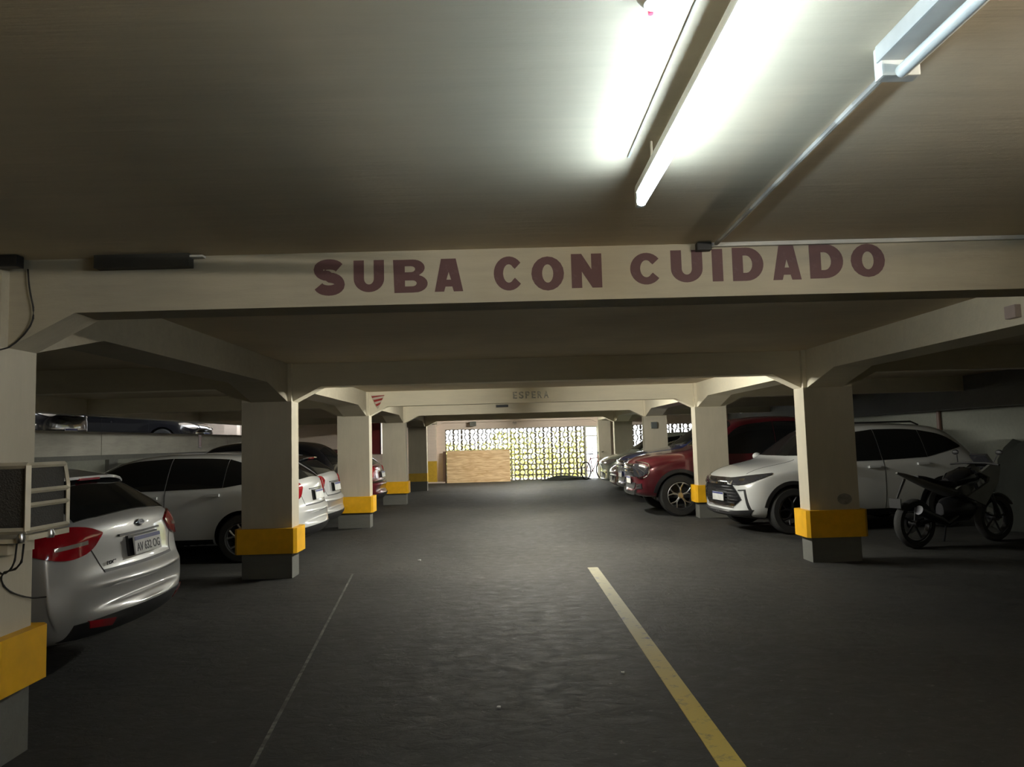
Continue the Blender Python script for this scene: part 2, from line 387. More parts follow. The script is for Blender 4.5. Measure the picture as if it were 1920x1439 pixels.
# far left pier with tall yellow dado
t = thing('column', 'pink-beige pier at the far end with tall yellow lower half', 'column', (-2.85, YFW-0.15, 0), 0, 'concrete columns along the aisle')
link('shaft', bx(-0.24, 0.29, -0.14, 0.14, 0.83, ZC), BASE_P, t); link('painted_band', bx(-0.24, 0.29, -0.14, 0.14, 0.05, 0.83), YELD, t); link('base', bx(-0.26, 0.31, -0.16, 0.14, 0, 0.05), BASE_P, t)
t = thing('column', 'pale beige pier at the far end right of the bicycle', 'column', (3.79, YFW-0.15, 0), 0, 'concrete columns along the aisle')
link('shaft', bx(-0.21, 0.25, -0.14, 0.14, 0.0, ZC), SHAFT, t)
cb = bmesh.new()
prism(cb, [(-3.1, ZC), (-3.1, ZB-0.1), (-2.56, ZB-0.1), (-2.3, ZB+0.05), (3.3, ZB+0.05), (3.6, ZB-0.1), (4.04, ZB-0.1), (4.04, ZC)], 'y', YFW-0.2, YFW)
struct('trim_13', cb, BASE_P, 'pinkish end beam over the block screen')

# breeze block screens
def block_mesh():
    cu = bpy.data.curves.new('b', 'CURVE'); cu.dimensions = '2D'; cu.fill_mode = 'BOTH'; cu.extrude = 0.045
    W, Hh = 0.313, 0.2
    def poly(pts):
        s = cu.splines.new('POLY'); s.points.add(len(pts)-1); s.use_cyclic_u = True
        for p, q in zip(s.points, pts): p.co = (q[0], q[1], 0, 1)
    poly([(-W/2+0.002, -Hh/2+0.002), (W/2-0.002, -Hh/2+0.002), (W/2-0.002, Hh/2-0.002), (-W/2+0.002, Hh/2-0.002)])
    poly([(-0.055+0.078*math.cos(a*PI/7), 0.078*math.sin(a*PI/7)) for a in range(14)])
    hg = [(0.040, -0.080), (0.128, -0.080), (0.118, -0.045), (0.108, 0), (0.118, 0.045), (0.128, 0.080), (0.040, 0.080), (0.052, 0.045), (0.058, 0), (0.052, -0.045)]
    poly(hg)
    o = bpy.data.objects.new('b', cu); COL.objects.link(o)
    dg = bpy.context.evaluated_depsgraph_get(); dg.update()
    me = bpy.data.meshes.new_from_object(o.evaluated_get(dg)); bpy.data.objects.remove(o)
    me.name = 'block'; me.materials.clear(); me.materials.append(BLOCK); return me
BM = block_mesh()
def screen(x0, x1, label):
    n = int(round((x1-x0)/0.313)); wd = (x1-x0)/n
    t = thing('block_screen', label, 'block wall', ((x0+x1)/2, YFW+0.09, 0)); t['kind'] = 'structure'
    cnt = 0
    for j in range(10):
        for i in range(n):
            flip = (j % 2 == 0) if random.random() < 0.85 else (j % 2 == 1)
            o = bpy.data.objects.new('block', BM); COL.objects.link(o); o.parent = t
            o.location = (x0+wd*(i+0.5)-(x0+x1)/2, random.uniform(-0.006, 0.006), 0.1+0.2*j)
            o.rotation_euler = (PI/2, 0, PI if flip else 0); o.scale = (wd/0.313, 1, 1)
screen(S1[0], S1[1], 'perforated block screen at the end of the aisle behind the plywood sheet')
screen(S2[0], S2[1], 'perforated block screen in the far right corner behind the parked cars')
# open gateway with pale frame between screen and right pier
t = thing('door_1', 'bright open gateway with pale frame beside the block screen', 'gate', (3.34, YFW+0.06, 0)); t['kind'] = 'structure'
b = bmesh.new(); box(b, -0.26, -0.20, -0.04, 0.04, 0, 2.0); box(b, 0.20, 0.26, -0.04, 0.04, 0, 2.0); box(b, -0.20, 0.20, -0.04, 0.04, 1.94, 2.0); link('door_frame', b, STEEL, t)
b = bmesh.new(); box(b, -0.20, 0.20, -0.015, 0.015, 1.60, 1.64); box(b, -0.20, 0.20, -0.015, 0.015, 1.15, 1.17); box(b, 0.02, 0.04, -0.015, 0.015, 0, 1.60); link('grille_bars', b, STEEL, t)
# outside: paving, hedge
struct('ground_outside', bx(-30, 30, YF+0.36, 60, -0.25, -0.02), OUTG)
hb = bmesh.new()
for i in range(6500):
    x = random.uniform(-3.2, 3.4); z = random.random()**1.1*(1.9 if x > -0.6 else 1.5)
    if z > 0.7+1.3*random.random()+0.5*(0.5+0.5*math.sin(x*2.1+0.7)): continue
    yy = 30.5+random.uniform(0, 1.2)
    s = random.uniform(0.04, 0.09); a = random.uniform(0, PI); tl = random.uniform(-0.9, 0.9)
    c = Vector((x, yy, z)); d1 = Vector((math.cos(a), math.sin(a)*0.6, tl)).normalized()*s; d2 = d1.cross(Vector((random.uniform(-1, 1), 1, random.uniform(-1, 1)))).normalized()*s*0.5
    hb.faces.new([hb.verts.new(c-d1), hb.verts.new(c+d2), hb.verts.new(c+d1), hb.verts.new(c-d2)])
me = bpy.data.meshes.new('hedge'); hb.to_mesh(me); hb.free(); me.materials.append(LEAF)
o = bpy.data.objects.new('hedge', me); COL.objects.link(o); tag(o, 'yellow-green sunlit foliage outside seen through the block screen', 'hedge'); o['kind'] = 'stuff'
# low kerb at far end
struct('trim_14', bx(-2.6, -2.24, YFW-0.35, YFW-0.29, 0, 0.05), BASE_P)

# floor lines
b = bmesh.new(); box(b, 0.935, 1.055, -1.5, 8.85, 0.0005, 0.004); o = link('floor_line', b, LINE_Y); tag(o, 'worn yellow line painted on the floor right of the middle', 'line')
b = bmesh.new(); prism(b, [(-1.19, 3.2), (-1.168, 3.2), (-1.80, 8.9), (-1.82, 8.9)], 'z', 0.0005, 0.003); o = link('floor_line', b, LINE_W); tag(o, 'thin faint white line on the floor left of the middle', 'line')
# thin crack lines / litter
for (x, y_, s, lb) in [(-1.13, 9.75, 0.022, 'small white scrap of litter on the floor nearest the left columns'), (0.72, 4.9, 0.012, 'tiny pale chip on the floor just left of the yellow line'), (-0.07, 4.35, 0.012, 'tiny pale chip on the floor in the middle of the aisle')]:
    b = bmesh.new(); prism(b, [(-s, -s*0.6), (s*0.8, -s), (s, s*0.7), (0, s), (-s*0.7, s*0.6)], 'z', 0, 0.005)
    for v in b.verts:
        if v.co.z > 0.001: v.co.z += random.uniform(0, s*0.5)
    o = link('litter', b, PAPER); o.location = (x, y_, 0.0); tag(o, lb, 'litter')

# lettering on the first beam
WORDS = 'SUBACONCUIDADO'
LB = [(-0.939, -0.788, 2.266, 2.447), (-0.739, -0.585, 2.274, 2.442), (-0.539, -0.365, 2.266, 2.44), (-0.33, -0.186, 2.267, 2.44), (-0.029, 0.124, 2.264, 2.444),
      (0.162, 0.328, 2.259, 2.439), (0.366, 0.521, 2.268, 2.448), (0.666, 0.83, 2.277, 2.445), (0.874, 1.036, 2.283, 2.454), (1.085, 1.14, 2.284, 2.456), (1.189, 1.348, 2.283, 2.46),
      (1.395, 1.54, 2.283, 2.464), (1.585, 1.758, 2.286, 2.468), (1.797, 1.973, 2.287, 2.464)]
def ell(cx, cy, rx, ry, a0=0, a1=360, n=20):
    return [(cx+rx*math.cos(R(a0+(a1-a0)*i/n)), cy+ry*math.sin(R(a0+(a1-a0)*i/n))) for i in range(n+1)]
def glyph(ch):
    """hand-painted heavy letters: outlines in a unit box"""
    if ch == 'O': return [ell(.5, .5, .5, .5)[:-1], ell(.5, .5, .17, .27)[:-1]]
    if ch == 'C': return [ell(.5, .5, .5, .5, 38, 322, 24)+[(.70, .37)]+ell(.5, .5, .19, .27, 318, 42, 16)+[(.70, .63)]]
    if ch == 'U': return [[(0, 1), (0, .42)]+ell(.5, .42, .5, .42, 180, 360, 16)[1:]+[(1, 1), (.66, 1), (.66, .42)]+ell(.5, .42, .16, .18, 360, 180, 10)[1:]+[(.34, 1)]]
    if ch == 'I': return [[(0, 0), (1, 0), (1, 1), (0, 1)]]
    if ch == 'D': return [[(0, 0), (.45, 0)]+ell(.45, .5, .55, .5, -90, 90, 16)[1:]+[(0, 1)], [(.34, .24), (.44, .24)]+ell(.44, .5, .20, .26, -90, 90, 10)[1:]+[(.34, .76)]]
    if ch == 'N': return [[(0, 0), (.34, 0), (.34, .48), (.68, 0), (1, 0), (1, 1), (.66, 1), (.66, .54), (.34, 1), (0, 1)]]
    if ch == 'A': return [[(0, 0), (.33, 0), (.38, .15), (.62, .15), (.67, 0), (1, 0), (.76, 1), (.24, 1)], [(.42, .36), (.58, .36), (.50, .60)]]
    if ch == 'B': return [[(.03, 0), (.55, 0)]+ell(.62, .27, .38, .27, -90, 70, 10)[1:]+ell(.58, .75, .34, .25, -50, 90, 10)+[(0, 1)],
                          [(.34, .19), (.55, .19)]+ell(.55, .28, .13, .09, -90, 90, 8)[1:-1]+[(.55, .37), (.34, .37)], [(.34, .62), (.52, .62)]+ell(.52, .71, .12, .09, -90, 90, 8)[1:-1]+[(.52, .80), (.34, .80)]]
    if ch == 'S':
        c = ell(.50, .735, .35, .145, 15, 180, 10)+ell(.50, .735, .35, .19, 180, 262, 5)[1:]+ell(.50, .285, .36, .21, 85, 0, 6)+ell(.50, .285, .36, .165, 0, -168, 11)[1:]
        L, Rr = [], []
        for i, p in enumerate(c):
            q0 = c[max(i-1, 0)]; q1 = c[min(i+1, len(c)-1)]
            dx, dy = q1[0]-q0[0], q1[1]-q0[1]; l = math.hypot(dx, dy); h_ = .15
            L.append((p[0]-dy/l*h_*1.1, p[1]+dx/l*h_)); Rr.append((p[0]+dy/l*h_*1.1, p[1]-dx/l*h_))
        return [L+Rr[::-1]]
def poly_mesh(polys, wd, ht, depth, name='letter'):
    cu = bpy.data.curves.new('c', 'CURVE'); cu.dimensions = '2D'; cu.fill_mode = 'BOTH'; cu.extrude = depth/2
    for pl in polys:
        s_ = cu.splines.new('POLY'); s_.points.add(len(pl)-1); s_.use_cyclic_u = True
        for p, q in zip(s_.points, pl): p.co = ((q[0]-.5)*wd, (q[1]-.5)*ht, 0, 1)
    o_ = bpy.data.objects.new('c', cu); COL.objects.link(o_)
    dg = bpy.context.evaluated_depsgraph_get(); dg.update()
    me_ = bpy.data.meshes.new_from_object(o_.evaluated_get(dg)); bpy.data.objects.remove(o_); bpy.data.curves.remove(cu); me_.name = name
    return me_
for ch, (x0, x1, z0, z1) in zip(WORDS, LB):
    me = poly_mesh(glyph(ch), x1-x0, z1-z0-0.004, 0.002)
    o = put_mesh('letter', me, LETTER, beams[0], Matrix.Translation(((x0+x1)/2, FY[0]+0.06, (z0+z1)/2-0.004)) @ Matrix.Rotation(PI/2, 4, 'X'))
xs = 0.19
for ch, wd in zip('ESPERA', (0.075, 0.085, 0.08, 0.075, 0.08, 0.09)):
    me = text_mesh(ch, wd, 0.13, 0.002, 0.03)
    put_mesh('letter', me, FADED, beams[2], Matrix.Translation((xs+wd/2, FY[2]+0.06, 2.345)) @ Matrix.Rotation(PI/2, 4, 'X')); xs += wd+0.035
# striped triangle sign
t = thing('warning_sign', 'red and white striped triangle sign pointing down at a column head', 'sign', (-2.31, FY[2]+0.05, 2.30))
W2, T2, B2 = 0.125, 0.115, -0.135
def wx(z): return W2*(z-B2)/(T2-B2)
b = bmesh.new(); prism(b, [(-W2, T2), (W2, T2), (0, B2)], 'y', -0.006, 0.006); link('plate', b, SIGNW, t)
for (za, zb) in ((0.115, 0.085), (0.045, 0.005), (-0.035, -0.075)):
    sl = 0.035
    def cl(x, z): return (max(-wx(z), min(wx(z), x)), z)
    b = bmesh.new(); a1 = za-sl/2; a2 = min(T2, za+sl/2); b1 = zb-sl/2; b2 = min(T2, zb+sl/2)
    prism(b, [(-wx(a1), a1), (wx(a2), a2), (wx(b2), b2), (-wx(b1), b1)], 'y', -0.009, -0.0055); link('stripe', b, SIGNR, t)
t.rotation_euler = (0, 0, 0)

# ---------------------------------------------------------------- lamps
def batten(loc, lit, label, group, length=1.5, drop=0.0, shield=False):
    t = thing('tube_light', label, 'ceiling lamp', loc, 0, group)
    h = length/2
    hw = 0.018 if lit else 0.055
    b = bmesh.new(); bevbox(b, -hw, hw, -h, h, -0.03-drop if lit else -0.045, -drop, 0.006); link('housing', b, STEEL if lit else PAINTG, t)
    if drop:
        for s in (-1, 1):
            b = bmesh.new(); tube(b, [(0, s*h*0.7, 0), (0, s*h*0.7, -drop)], 0.004, 6); link('hanger', b, STEEL, t)
    if shield:
        b = bmesh.new(); bevbox(b, -0.10, 0.10, -h-0.03, h+0.03, -0.098-drop, -0.09-drop, 0.003); link('added_light_shield', b, STEEL, t)  # added opaque plate, keeps the tube's light off the cars below
    if lit:
        b = bmesh.new(); bevbox(b, -0.058, -0.050, -h+0.02, h-0.10, -0.007, 0.0, 0.002); link('side_strip', b, STEEL, t)
    for s in (-1, 1):
        b = bmesh.new(); bevbox(b, -hw*0.9, hw*0.9, s*h-0.02, s*h+0.02, (-0.075-drop if lit else -0.085), -drop, 0.006); link('lamp_holder', b, STEEL, t)
    b = bmesh.new(); cyl(b, (0.0, 0, -0.062-drop if lit else -0.075), 0.017, length-0.04, 'y', 14); link('tube', b, lit or UNLIT, t, True)
    return t
batten((0.515, 1.88, ZC), LIT, 'bright lit fluorescent tube on the ceiling ahead', 'fluorescent battens', 1.5, 0.075)
batten((1.03, 1.08, ZC), None, 'unlit batten on the ceiling at the upper right, fed by a conduit', 'fluorescent battens')
batten((1.3, 4.45, ZC), LIT_FILL, 'short added fill tube, shielded and unseen just behind the lettered beam', 'fluorescent battens', 0.6, 0, True)
batten((0.5, 10.0, ZC), LIT_F, 'lit fluorescent batten hidden behind the second cross beam', 'fluorescent battens')
batten((0.5, 15.1, ZC), LIT_F, 'lit fluorescent batten hidden behind the third cross beam', 'fluorescent battens')
batten((0.5, 25.2, ZC), LIT_F, 'lit fluorescent batten hidden behind the last cross beam', 'fluorescent battens')
batten((-2.0, -0.8, ZC), LIT_W, 'lit warm fluorescent batten behind the viewer on the left', 'fluorescent battens', 1.5, 0.20, True)
batten((2.7, 0.5, ZC), LIT_R, 'lit warm fluorescent batten behind the viewer on the right', 'fluorescent battens', 1.5, 0.16, True)
# red indicator
t = thing('smoke_detector', 'small round ceiling detector with red light at top edge of view', 'detector', (0.363, 1.64, ZC))
b = bmesh.new(); lathe(b, [(0.0005, -0.03), (0.03, -0.03), (0.045, -0.012), (0.045, 0), (0.0005, 0)], (0, -0.07, 0), 'z', 24); link('housing', b, STEEL, t, True)
b = bmesh.new(); cyl(b, (0, 0.0, -0.006), 0.006, 0.012, 'z', 12); link('indicator', b, LEDR, t)

# conduits and cables
def wire(name, pts, rad, m, label, cat, seg=6):
    c = [Vector(p) for p in pts]; bm = bmesh.new()
    for _ in range(2 if 3 < len(c) < 9 else 0):
        q = [c[0]]
        for a_, b_ in zip(c, c[1:]): q += [a_.lerp(b_, .25), a_.lerp(b_, .75)]
        c = q+[c[-1]]; tube(bm, c, rad, seg)
    o = link(name, bm, m, None, True); tag(o, label, cat); return o
wire('conduit', [(1.065, 1.86, ZC-0.011), (1.072, 2.3, ZC-0.011), (1.085, 2.9, ZC-0.013), (1.10, 3.5, ZC-0.012), (1.10, 3.70, ZC-0.012)], 0.010, CABLEG, 'thin pale conduit along the ceiling from the unlit batten to the beam', 'conduit', 8)
yb = FY[0]+0.055
wire('cable', [(-2.4+0.12*i, yb-0.008, ZC-0.020+0.004*math.sin(i*1.3)) for i in range(28)], 0.007, CABLE, 'dark cable running along the top of the lettered beam', 'cable')
wire('cable', [(-1.6+0.12*i, yb-0.020, ZC-0.010+0.005*math.sin(i*0.7+1)) for i in range(22)], 0.004, CABLE, 'second thinner dark cable above the lettered beam', 'cable')
b = bmesh.new(); bevbox(b, 1.0, 1.075, yb-0.045, yb-0.001, 2.435, 2.475, 0.006); o = link('junction_box', b, CABLE); tag(o, 'small dark junction box on the beam over the letter U', 'junction box')
b = bmesh.new(); box(b, 1.08, 5.0, yb-0.02, yb, ZC-0.022, ZC-0.002); o = link('trunking', b, CABLEG); tag(o, 'pale cable trunking along the top right of the lettered beam', 'trunking')
t = thing('junction_box', 'flat dark cable box along the top left of the lettered beam', 'junction box', (-1.78, yb-0.03, ZC-0.03))
link('body', bx(-0.235, 0.235, -0.03, 0.03, -0.035, 0.03), mat('dark_dusty_box', (0.035, 0.033, 0.026), 0.7), t); link('end_bracket', bx(0.20, 0.30, -0.02, 0.02, 0.012, 0.022), CABLEG, t)
b = bmesh.new(); bevbox(b, -2.53, -2.36, FY[0]-0.06, FY[0]-0.0, 2.42, ZC, 0.006); o = link('junction_box', b, BLACK); tag(o, 'black box at the head of the nearest left column', 'junction box')
xa = XL+0.008
wire('cable', [(-2.37, yb-0.01, 2.43), (-2.36, yb-0.012, 2.33), (-2.33, yb-0.01, 2.2), (-2.36, yb-0.01, 2.12), (-2.45, yb+0.0, 2.04), (xa, FY[0]-0.0, 2.02), (xa, FY[0]-0.04, 2.01)], 0.004, CABLE, 'thin cable hanging down the head of the nearest left column', 'cable')

# cage unit on the nearest left column
t = thing('cage_lamp', 'cream metal caged box fixed to the side of the nearest left column', 'cage', (-2.335, 3.66, 1.15))
fr = 0.011
def rail(bm, a, c, w=fr): tube(bm, [a, c], w, 4)
b = bmesh.new(); X0, X1, Y0, Y1, Hc = -0.36, 0.13, -0.16, 0.16, 0.30
P = lambda x, y_, z: (x, y_, z)
for (x, y_) in ((X1, Y0), (X0, Y0)): rail(b, P(x, y_, 0), P(x, y_, Hc), 0.016)
tube(b, [P(X1, Y1, 0.0), P(X1, Y1, 0.2), P(X1, Y1-0.03, Hc)], 0.011, 4)
for z in (0.0, Hc):
    rail(b, P(X0, Y0, z), P(X1, Y0, z), 0.015); rail(b, P(X1, Y0, z), P(X1, Y1-(0.03 if z else 0), z), 0.013)
for z in (0.115, 0.18): rail(b, P(X1, Y0, z), P(X1, Y1, z), 0.012)
link('cage_frame', b, CAGE, t)
b = bmesh.new(); box(b, X0, X1-0.02, Y0+0.005, Y0+0.008, 0.0, Hc); box(b, X1-0.012, X1-0.008, Y0, Y1-0.02, 0, Hc); link('mesh_panel', b, MESHM, t)
b = bmesh.new(); bevbox(b, X0, X1-0.05, Y0+0.04, 0.03, 0.02, Hc-0.02, 0.02); link('lamp_body', b, mat('dim_lamp_body', (0.10, 0.095, 0.08), 0.5), t)
b = bmesh.new(); box(b, X0, X1, Y0-0.01, Y0+0.02, -0.055, -0.035); box(b, X1-0.02, X1+0.01, Y0, Y1, -0.045, -0.02); box(b, X0, X1-0.1, Y0+0.02, 0.06, -0.11, -0.06); link('bracket', b, CAGE, t)
for (x, y_) in ((X1-0.02, Y0-0.01), (X1+0.012, 0.0)):
    b = bmesh.new(); lathe(b, [(0.0005, -0.02), (0.016, -0.02), (0.02, 0), (0.012, 0.02), (0.0005, 0.02)], (x, y_, -0.03), 'z', 12); link('bolt', b, ALLOY, t, True)
wire('cable', [(-2.21, 3.44, 1.10), (-2.22, 3.44, 1.0), (-2.27, 3.44, 0.96), (-2.30, 3.44, 0.99), (-2.33, 3.46, 1.035)], 0.004, CABLE, 'short looped cable hanging under the metal cage', 'cable')
wire('cable', [(-2.23, 3.52, 1.09), (-2.24, 3.52, 0.98), (-2.46, 3.70, 0.93), (-2.462, 3.75, 0.84), (-2.44, 3.9, 0.77), (-2.40, 3.98, 0.76)], 0.0045, CABLE, 'cable drooping from the cage down the column face', 'cable')

# far details
b = bmesh.new(); bevbox(b, -1.28, -1.04, YFW-0.28, YFW-0.2, 2.10, 2.28, 0.01); o = link('wall_box', b, mat('dull_green_grey_box', (0.12, 0.12, 0.10), 0.6)); tag(o, 'small dull square box high on the end beam', 'box')
t = thing('round_sign', 'small round white sign with dark marks above the block screen', 'sign', (0.42, YFW-0.21, 2.19))
b = bmesh.new(); cyl(b, (0, 0, 0), 0.09, 0.012, 'y', 28); link('plate', b, SIGNW, t)
b = bmesh.new(); lathe(b, [(0.018, -0.004), (0.03, -0.004), (0.03, 0), (0.018, 0)], (-0.035, -0.006, 0.01), 'y', 16); lathe(b, [(0.018, -0.004), (0.03, -0.004), (0.03, 0), (0.018, 0)], (0.035, -0.006, 0.01), 'y', 16); box(b, -0.03, 0.03, -0.01, -0.006, -0.045, -0.035); link('emblem', b, INK, t)
b = bmesh.new(); bevbox(b, -0.22, 0.08, FY[3]-0.03, FY[3]+0.055, 2.36, 2.42, 0.006)
o = link('sensor_box', b, BLACK); tag(o, 'small dark box at the top of the fourth cross beam', 'box')
o.location = (0.05, 0, 0.0)
b = bmesh.new(); bevbox(b, XR+0.17, XR+0.32, FY[3]-0.06, FY[3], 1.72, 1.88, 0.008); o = link('switch_box', b, mat('grey_switch_box', (0.10, 0.115, 0.11), 0.5)); tag(o, 'grey switch box on the right column behind the blue pickup', 'box')
wire('conduit', [(XR+0.24, FY[3]-0.012, 1.87), (XR+0.24, FY[3]-0.012, 2.04)], 0.010, mat('dark_conduit', (0.12, 0.14, 0.13), 0.5), 'thin dark conduit above the grey switch box', 'conduit')
b = bmesh.new(); bevbox(b, XR-0.0, XR+0.045, 5.05, 5.16, 2.255, 2.345, 0.006); o = link('junction_box', b, mat('pinkish_plastic', (0.50, 0.40, 0.36), 0.5)); tag(o, 'small pinkish junction box on the long right beam', 'junction box')
b = bmesh.new(); cyl(b, (WR-0.05, 15.1, 1.10), 0.045, 2.2, 'z', 16); o = link('drain_pipe', b, mat('brown_pipe', (0.10, 0.055, 0.04), 0.5), None, True); tag(o, 'brown vertical drain pipe on the right wall behind the white SUV', 'pipe')
# red board on the far left wall
t = thing('red_board', 'dark red board high on the far wall between two left columns', 'board', (-5.03, YFW-0.05, 1.76))
b = bmesh.new(); bevbox(b, -0.42, 0.34, -0.02, 0.02, -0.60, 0.60, 0.008); link('panel', b, REDS, t)
link('frame_bar', bx(-0.44, -0.41, -0.03, 0.045, -0.62, 0.62), BLACK, t); link('frame_bar', bx(0.33, 0.36, -0.03, 0.045, -0.62, 0.62), BLACK, t)
# low wall pilasters on left
for i, yy in enumerate((14.95, 21.0)):
    b = bx(WL-0.02, WL+0.06, yy-0.17, yy+0.17, 0, 1.36); o = struct('trim_%d' % (15+i), b, BASE, 'dark pilaster under the parapet')
b = bmesh.new(); bevbox(b, WL+0.03, WL+0.055, 19.1, 19.32, 1.55, 1.88, 0.01); 
for v in b.verts: v.co.x += 0.012*math.sin(v.co.z*60)+0.01*math.sin(v.co.y*50)
bmesh.ops.subdivide_edges(b, edges=b.edges[:], cuts=1)
o = link('foil_sticker', b, CHROME); tag(o, 'crumpled shiny foil stuck on the left parapet', 'foil')
# plywood & timber
b = bmesh.new(); box(b, -1.19, 1.19, -0.009, 0.009, 0, 1.2); o = link('plywood_sheet', b, PLY); o.location = (-0.98, YFW-0.42, 0.0); o.rotation_euler = (R(-8), 0, 0); tag(o, 'plywood sheet leaning against the block screen', 'board')
b = bmesh.new(); box(b, -0.055, 0.055, -0.03, 0.03, 0, 1.18); o = link('timber_post', b, BROWN); o.location = (-2.26, YFW-0.30, 0.0); o.rotation_euler = (R(-6), 0, 0); tag(o, 'dark brown timber board standing left of the plywood sheet', 'board')
# dark heap at the foot of the screen
def blob(name, sx, sy, sz, m, loc, rz, label, cat, amp=0.25, seedv=1, sub=4):
    from mathutils import noise
    bm = bmesh.new(); bmesh.ops.create_icosphere(bm, subdivisions=sub, radius=1)
    for v in bm.verts:
        n = noise.fractal(v.co*1.6+Vector((seedv, 0, 0)), 1.0, 2.0, 4)
        v.co *= 1+amp*n
        v.co = Vector((v.co.x*sx, v.co.y*sy, max(v.co.z, 0)*sz))
    o = link(name, bm, m, None, True); o.location = loc; o.rotation_euler = (0, 0, rz); tag(o, label, cat); return o
blob('tarpaulin', 0.85, 0.30, 0.16, TARP, (2.25, YFW-0.55, -0.01), 0.05, 'low dark crumpled tarpaulin lying along the foot of the block screen', 'tarpaulin', 0.3, 4)
blob('covered_pile', 0.75, 1.0, 1.32, TARP, (8.1, 11.0, 0), 0.2, 'dark covered pile by the right wall beyond the motorcycle', 'covered pile', 0.28, 9)
wire('pole', [(7.05, 9.75, 0.60), (7.15, 9.0, 0.02)], 0.012, CABLEG, 'thin pale pole slanting to the floor at the right edge', 'pole')

# ================================================================ vehicles
def lerp(a, b, t): return a+(b-a)*t
def section(st):
    x, zb, hs, zw, hw, zt, ht = st
    k = min(1.0, max(0.15, (zt-zw)/0.2))
    return [(0, zb), (hs-0.14, zb), (hs, zb+0.05), (hw, lerp(zb, zw, 0.45)), (hw, zw-0.07*k-0.01), (hw-0.025, zw),
            (lerp(hw-0.03, ht, 0.5), lerp(zw, zt, 0.52)), (ht, zt-0.05*k), (ht-0.13, zt), (0, zt+0.02*k+0.005)]
BODY = {}
def body_mesh(key, stations, wheels, wr, level=3):
    """smooth closed car body grown from cross sections, wheel arches cut out"""
    if key in BODY: return BODY[key]
    bm = bmesh.new(); rings = []
    for st in stations:
        h = section(st); n = len(h)
        L = [bm.verts.new((st[0], p[0], p[1])) for p in h]
        Rr = [bm.verts.new((st[0], -p[0], p[1])) for p in h[1:-1]]
        rings.append((L, Rr))
    n = len(rings[0][0])
    def ring(q): return q[0]+q[1][::-1]
    for A, B in zip(rings, rings[1:]):
        a, b = ring(A), ring(B); m_ = len(a)
        for i in range(m_): bm.faces.new((a[i], a[(i+1) % m_], b[(i+1) % m_], b[i]))
    for (L, Rr) in (rings[0], rings[-1]):
        bm.faces.new((L[0], L[1], Rr[0]))
        for i in range(1, n-2): bm.faces.new((L[i], L[i+1], Rr[i], Rr[i-1]))
        bm.faces.new((L[n-2], L[n-1], Rr[n-3]))
    xa, xb_ = stations[0][0], stations[-1][0]          # plan-view curvature of tail and nose
    for v in bm.verts:
        q = (abs(v.co.y)/0.9)**2.2
        v.co.x += 0.20*q*min(1, max(0, (xa+0.75-v.co.x)/0.7)) - 0.20*q*min(1, max(0, (v.co.x-xb_+0.75)/0.7))
    bmesh.ops.recalc_face_normals(bm, faces=bm.faces)
    me = bpy.data.meshes.new('b'); bm.to_mesh(me); bm.free(); me.materials.append(SEAM); me.materials.append(BLACK)
    o = bpy.data.objects.new('b', me); COL.objects.link(o)
    sb = o.modifiers.new('s', 'SUBSURF'); sb.levels = level; sb.render_levels = level
    hwm = max(st[4] for st in stations)
    cut = []
    cb = bmesh.new()
    for wx_ in wheels:
        for s in (-1, 1):
            ya, yb_ = s*(hwm-0.30), s*(hwm+0.2)
            lathe(cb, [(0.0005, min(ya, yb_)), (wr+0.055, min(ya, yb_)), (wr+0.055, max(ya, yb_)), (0.0005, max(ya, yb_))], (wx_, 0, wr), 'y', 40, 1)
    bmesh.ops.recalc_face_normals(cb, faces=cb.faces)
    cm = bpy.data.meshes.new('c'); cb.to_mesh(cm); cb.free(); cm.materials.append(SEAM); cm.materials.append(BLACK)
    co = bpy.data.objects.new('c', cm); COL.objects.link(co)
    bo = o.modifiers.new('b', 'BOOLEAN'); bo.operation = 'DIFFERENCE'; bo.object = co; bo.solver = 'EXACT'
    dg = bpy.context.evaluated_depsgraph_get(); dg.update()
    res = bpy.data.meshes.new_from_object(o.evaluated_get(dg))
    o.modifiers.remove(bo); dg.update()
    full = bpy.data.meshes.new_from_object(o.evaluated_get(dg))
    bv = BVHTree.FromPolygons([v.co.copy() for v in full.vertices], [tuple(p.vertices) for p in full.polygons])
    bpy.data.objects.remove(o); bpy.data.objects.remove(co); bpy.data.meshes.remove(full)
    res.name = 'body'
    for p in res.polygons: p.use_smooth = True
    res.set_sharp_from_angle(angle=R(45))
    BODY[key] = (res, bv)
    return BODY[key]
DIRS = {'F': (Vector((-1, 0, 0)), lambda a, b: Vector((6, a, b))), 'B': (Vector((1, 0, 0)), lambda a, b: Vector((-6, a, b))),
        'L': (Vector((0, -1, 0)), lambda a, b: Vector((a, 4, b))), 'R': (Vector((0, 1, 0)), lambda a, b: Vector((a, -4, b))),
        'T': (Vector((0, 0, -1)), lambda a, b: Vector((a, b, 5)))}
Q = math.sqrt(0.5)
for _k, _sx, _sy in (('BL', -1, 1), ('BR', -1, -1), ('FL', 1, 1), ('FR', 1, -1)):   # corner views; a runs from the middle round to the side
    DIRS[_k] = (Vector((-_sx*Q, -_sy*Q, 0)), (lambda sx, sy: lambda a, b: Vector((-sx*Q*a+sx*4, sy*Q*a+sy*4, b)))(_sx, _sy))
def resample(pl, n):
    d = [0]
    for a, b in zip(pl, pl[1:]): d.append(d[-1]+math.hypot(b[0]-a[0], b[1]-a[1]))
    out = []
    for i in range(n+1):
        t = d[-1]*i/n; j = 0
        while j < len(d)-2 and d[j+1] < t: j += 1
        q = (t-d[j])/max(1e-9, d[j+1]-d[j]); out.append((lerp(pl[j][0], pl[j+1][0], q), lerp(pl[j][1], pl[j+1][1], q)))
    return out
